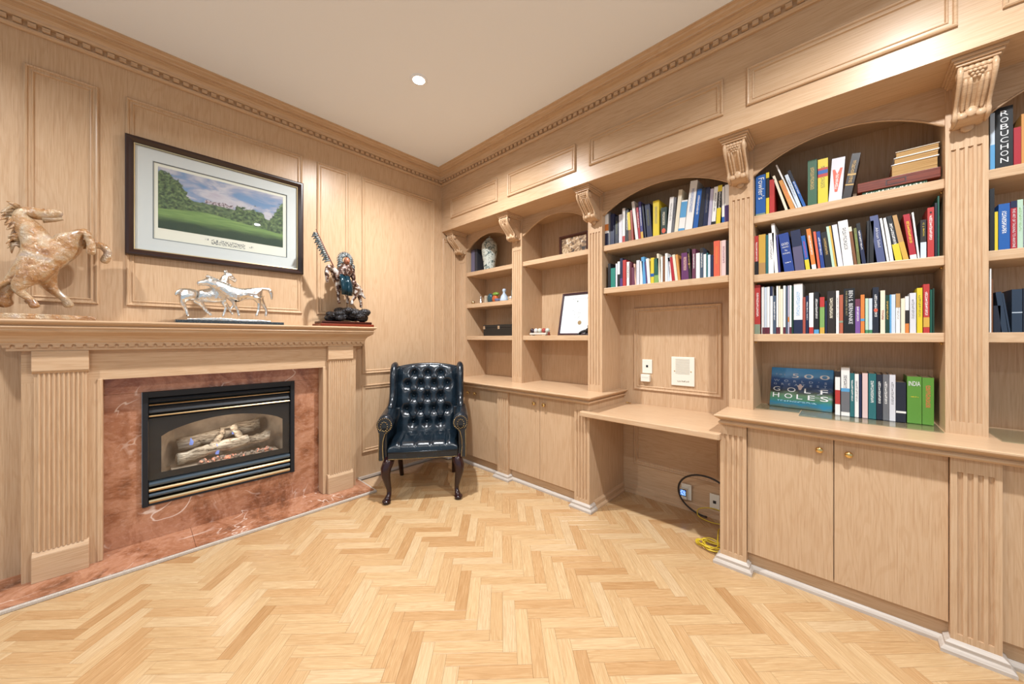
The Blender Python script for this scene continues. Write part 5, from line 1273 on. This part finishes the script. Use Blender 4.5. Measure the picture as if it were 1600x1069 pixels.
for (body, z0, hh, spans) in (('500', .184, .026, ((.36,.47),(.555,.705),(.80,.95))), ('GOLF', .096, .027, ((.05,.17),(.29,.43),(.57,.67),(.82,.93))), ('HOLES', .056, .028, ((.05,.16),(.25,.38),(.45,.545),(.63,.74),(.82,.945)))):
    for ch, (f0, f1) in zip(body, spans):
        mk('lettering', text_mb(ch, (f1-f0)*2*GW, hh, up(-GW+f0*2*GW, z0)), wh, gb, normals=False)
mk('cover_print', MB().box(-.11, .08, -.0008, 0, .034, .043), prints(srgb(28,90,112), srgb(140,190,200), 150., 200., .5), gb)
mk('golfer', MB().prism([(-.006,.112),(.004,.112),(.010,.128),(.016,.136),(.008,.140),(.004,.148),(-.004,.148),(-.006,.140),(-.016,.138),(-.010,.128)], 'y', -.0016, 0), ink('pinkish', (206,186,182)), gb)

# glass sheets protecting the counter
gl = thin_glass('counter_glass', (.90,.945,.93), 1.0)
for nm, (x0, x1, y0, y1, z0) in zip(('long clear glass sheet under the counter books', 'short clear glass sheet under the golf book corner', 'clear glass sheet on the counter by the largest pilaster'),
        ((-.19,.322,2.50,2.72,CT+.0005), (-.402,-.195,2.60,2.80,CT+.0005), (.47,.95,2.46,2.78,CT+.0005))):
    o = mk('glass_sheet', MB().box(x0, x1, y0, y1, z0, z0+.005), gl); tag(o, nm, 'glass sheet', 'glass sheets on the counter')
    

# ================================================================ fittings in the desk niche
it = thing('intercom_panel', 'square cream intercom speaker panel on the niche wall', 'intercom', (-.897, BY, .92))
mk('plate', MB().box(-.980,-.815,BY-.012,BY,.920,1.138), M['white'], it, bevel=.003)
for k in range(15): mk('speaker_slot', MB().box(-.948,-.848,BY-.0135,BY-.012,1.010+k*.0078,1.0128+k*.0078), plain('slot_shade', srgb(196,190,174), .6), it)
for x in (-.955,-.838): mk('button', MB().lathe([(.004,0),(.004,.003)], (0,0,0), 8).__class__().sphere((x,BY-.013,1.03), .0045, 8, 5), M['brass'], it)
mk('maker_mark', MB().box(-.935,-.912,BY-.0128,BY-.012,.948,.958).box(-.905,-.850,BY-.0128,BY-.012,.950,.960), prints(srgb(224,218,202), srgb(120,110,96), 190., 190., .48), it)
pj = thing('phone_jack', 'cream wall plate with phone jack in the niche', 'wall plate', (-1.169, BY, .99))
mk('plate', MB().box(-1.210,-1.130,BY-.007,BY,.997,1.108), M['white'], pj, bevel=.002)
mk('socket', MB().box(-1.178,-1.162,BY-.0085,BY-.007,1.045,1.063), M['black'], pj)
pd = thing('plug_adapter', 'small white plug adapter under the phone jack', 'adapter', (-1.178, BY, .93))
mk('body', MB().box(-1.214,-1.142,BY-.030,BY,.930,.988), M['white'], pd, bevel=.004)
mk('seam', MB().box(-1.205,-1.151,BY-.0306,BY-.030,.962,.965), plain('adapter_seam', srgb(190,186,176), .6), pd)
ko = thing('desk_key', 'tiny brass key lying at the back corner of the desk', 'key', (-1.31, 2.79, DT))
mk('bow', MB().sphere((-1.325,2.80,DT+.006), .010, 8, 6, (1,1,.5)), M['brass'], ko, smooth=True); mk('shank', MB().tube([(-1.318,2.79,DT+.005),(-1.285,2.785,DT+.005)], .003, 6), M['brass'], ko)
ou = thing('power_outlet', 'white wall outlet with glowing blue plug-in screen in the niche', 'outlet', (-.869, BY-.014, .09))
mk('plate', MB().box(-.905,-.833,BY-.020,BY-.012,.075,.19).box(-.89,-.85,BY-.012,BY,.09,.18), M['white'], ou, bevel=.002)
mk('plug_body', MB().box(-.906,-.858,BY-.050,BY-.020,.082,.160), M['white'], ou, bevel=.006)
mk('bezel', MB().box(-.905,-.859,BY-.053,BY-.050,.108,.158), M['black'], ou, bevel=.005)
a = N('blue_screen'); sc_ = N
scr = a.out((.05,.1,.3), .3, Emission_Color=a.ramp(a.noise(a.n('ShaderNodeTexCoord').outputs['Object'], 120, 1), [(.4,(.04,.12,.6)), (.6,(.4,.7,1.0))]), Emission_Strength=1.6)
mk('screen', MB().box(-.900,-.864,BY-.0545,BY-.053,.114,.152), scr, ou)
nj = thing('network_jack', 'white network wall plate beside the desk pilaster', 'wall plate', (-.682, BY-.014, .06))
mk('plate', MB().box(-.712,-.648,BY-.020,BY-.012,.062,.17).box(-.70,-.66,BY-.012,BY,.08,.16), M['white'], nj, bevel=.002)
mk('socket', MB().box(-.69,-.67,BY-.0215,BY-.020,.105,.125), M['black'], nj)
cyc = [( -.72+.155*math.cos(a_)*1.15, 2.74-.02*math.sin(a_), .168+.150*math.sin(a_)) for a_ in [R(-88)-R(250)*k/40 for k in range(41)]]
tag(mk('power_cable', MB().tube(cyc + [(-.54,2.72,.10)], .0065, 8), M['rubber'], smooth=True), 'black power cable looping in front of the niche outlets', 'cable')
M['yellow_cable'] = plain('yellow_cable_jacket', srgb(206,178,40), .4)
pts = []
rs = random.Random(4)
for k in range(150):
    a_ = k/150*2*math.pi*6; r_ = .055+.012*math.sin(k*.37)
    pts.append((-.598+r_*1.15*math.cos(a_)+.01*math.sin(k*.11), 2.40+r_*.8*math.sin(a_)+.012*math.sin(k*.07), .012+.020*k/150+.004*math.sin(k*.9)))
e = pts[-1]
for q in [(-.575,2.46,.05), (-.590,2.55,.06), (-.575,2.63,.045), (-.56,2.69,.05), (-.60,2.725,.095), (-.68,2.74,.10), (-.76,2.735,.07), (-.755,2.715,.03), (-.68,2.70,.02), (-.60,2.70,.03), (-.552,2.70,.05)]: pts.append(q)
def smoothpts(P, n_=4):
    out_ = []
    for i in range(len(P)-1):
        p0, p1, p2, p3 = (Vector(P[max(i-1,0)]), Vector(P[i]), Vector(P[i+1]), Vector(P[min(i+2, len(P)-1)]))
        for j in range(n_):
            t = j/n_; out_.append(.5*((2*p1)+(p2-p0)*t+(2*p0-5*p1+4*p2-p3)*t*t+(3*p1-p0-3*p2+p3)*t*t*t))
    return out_ + [Vector(P[-1])]
tail = smoothpts(pts[149:], 6)
tag(mk('network_cable', MB().tube([Vector(p) for p in pts[:149]] + tail, .0035, 6), M['yellow_cable'], smooth=True), 'yellow network cable coiled on the floor beside the pilaster', 'cable')
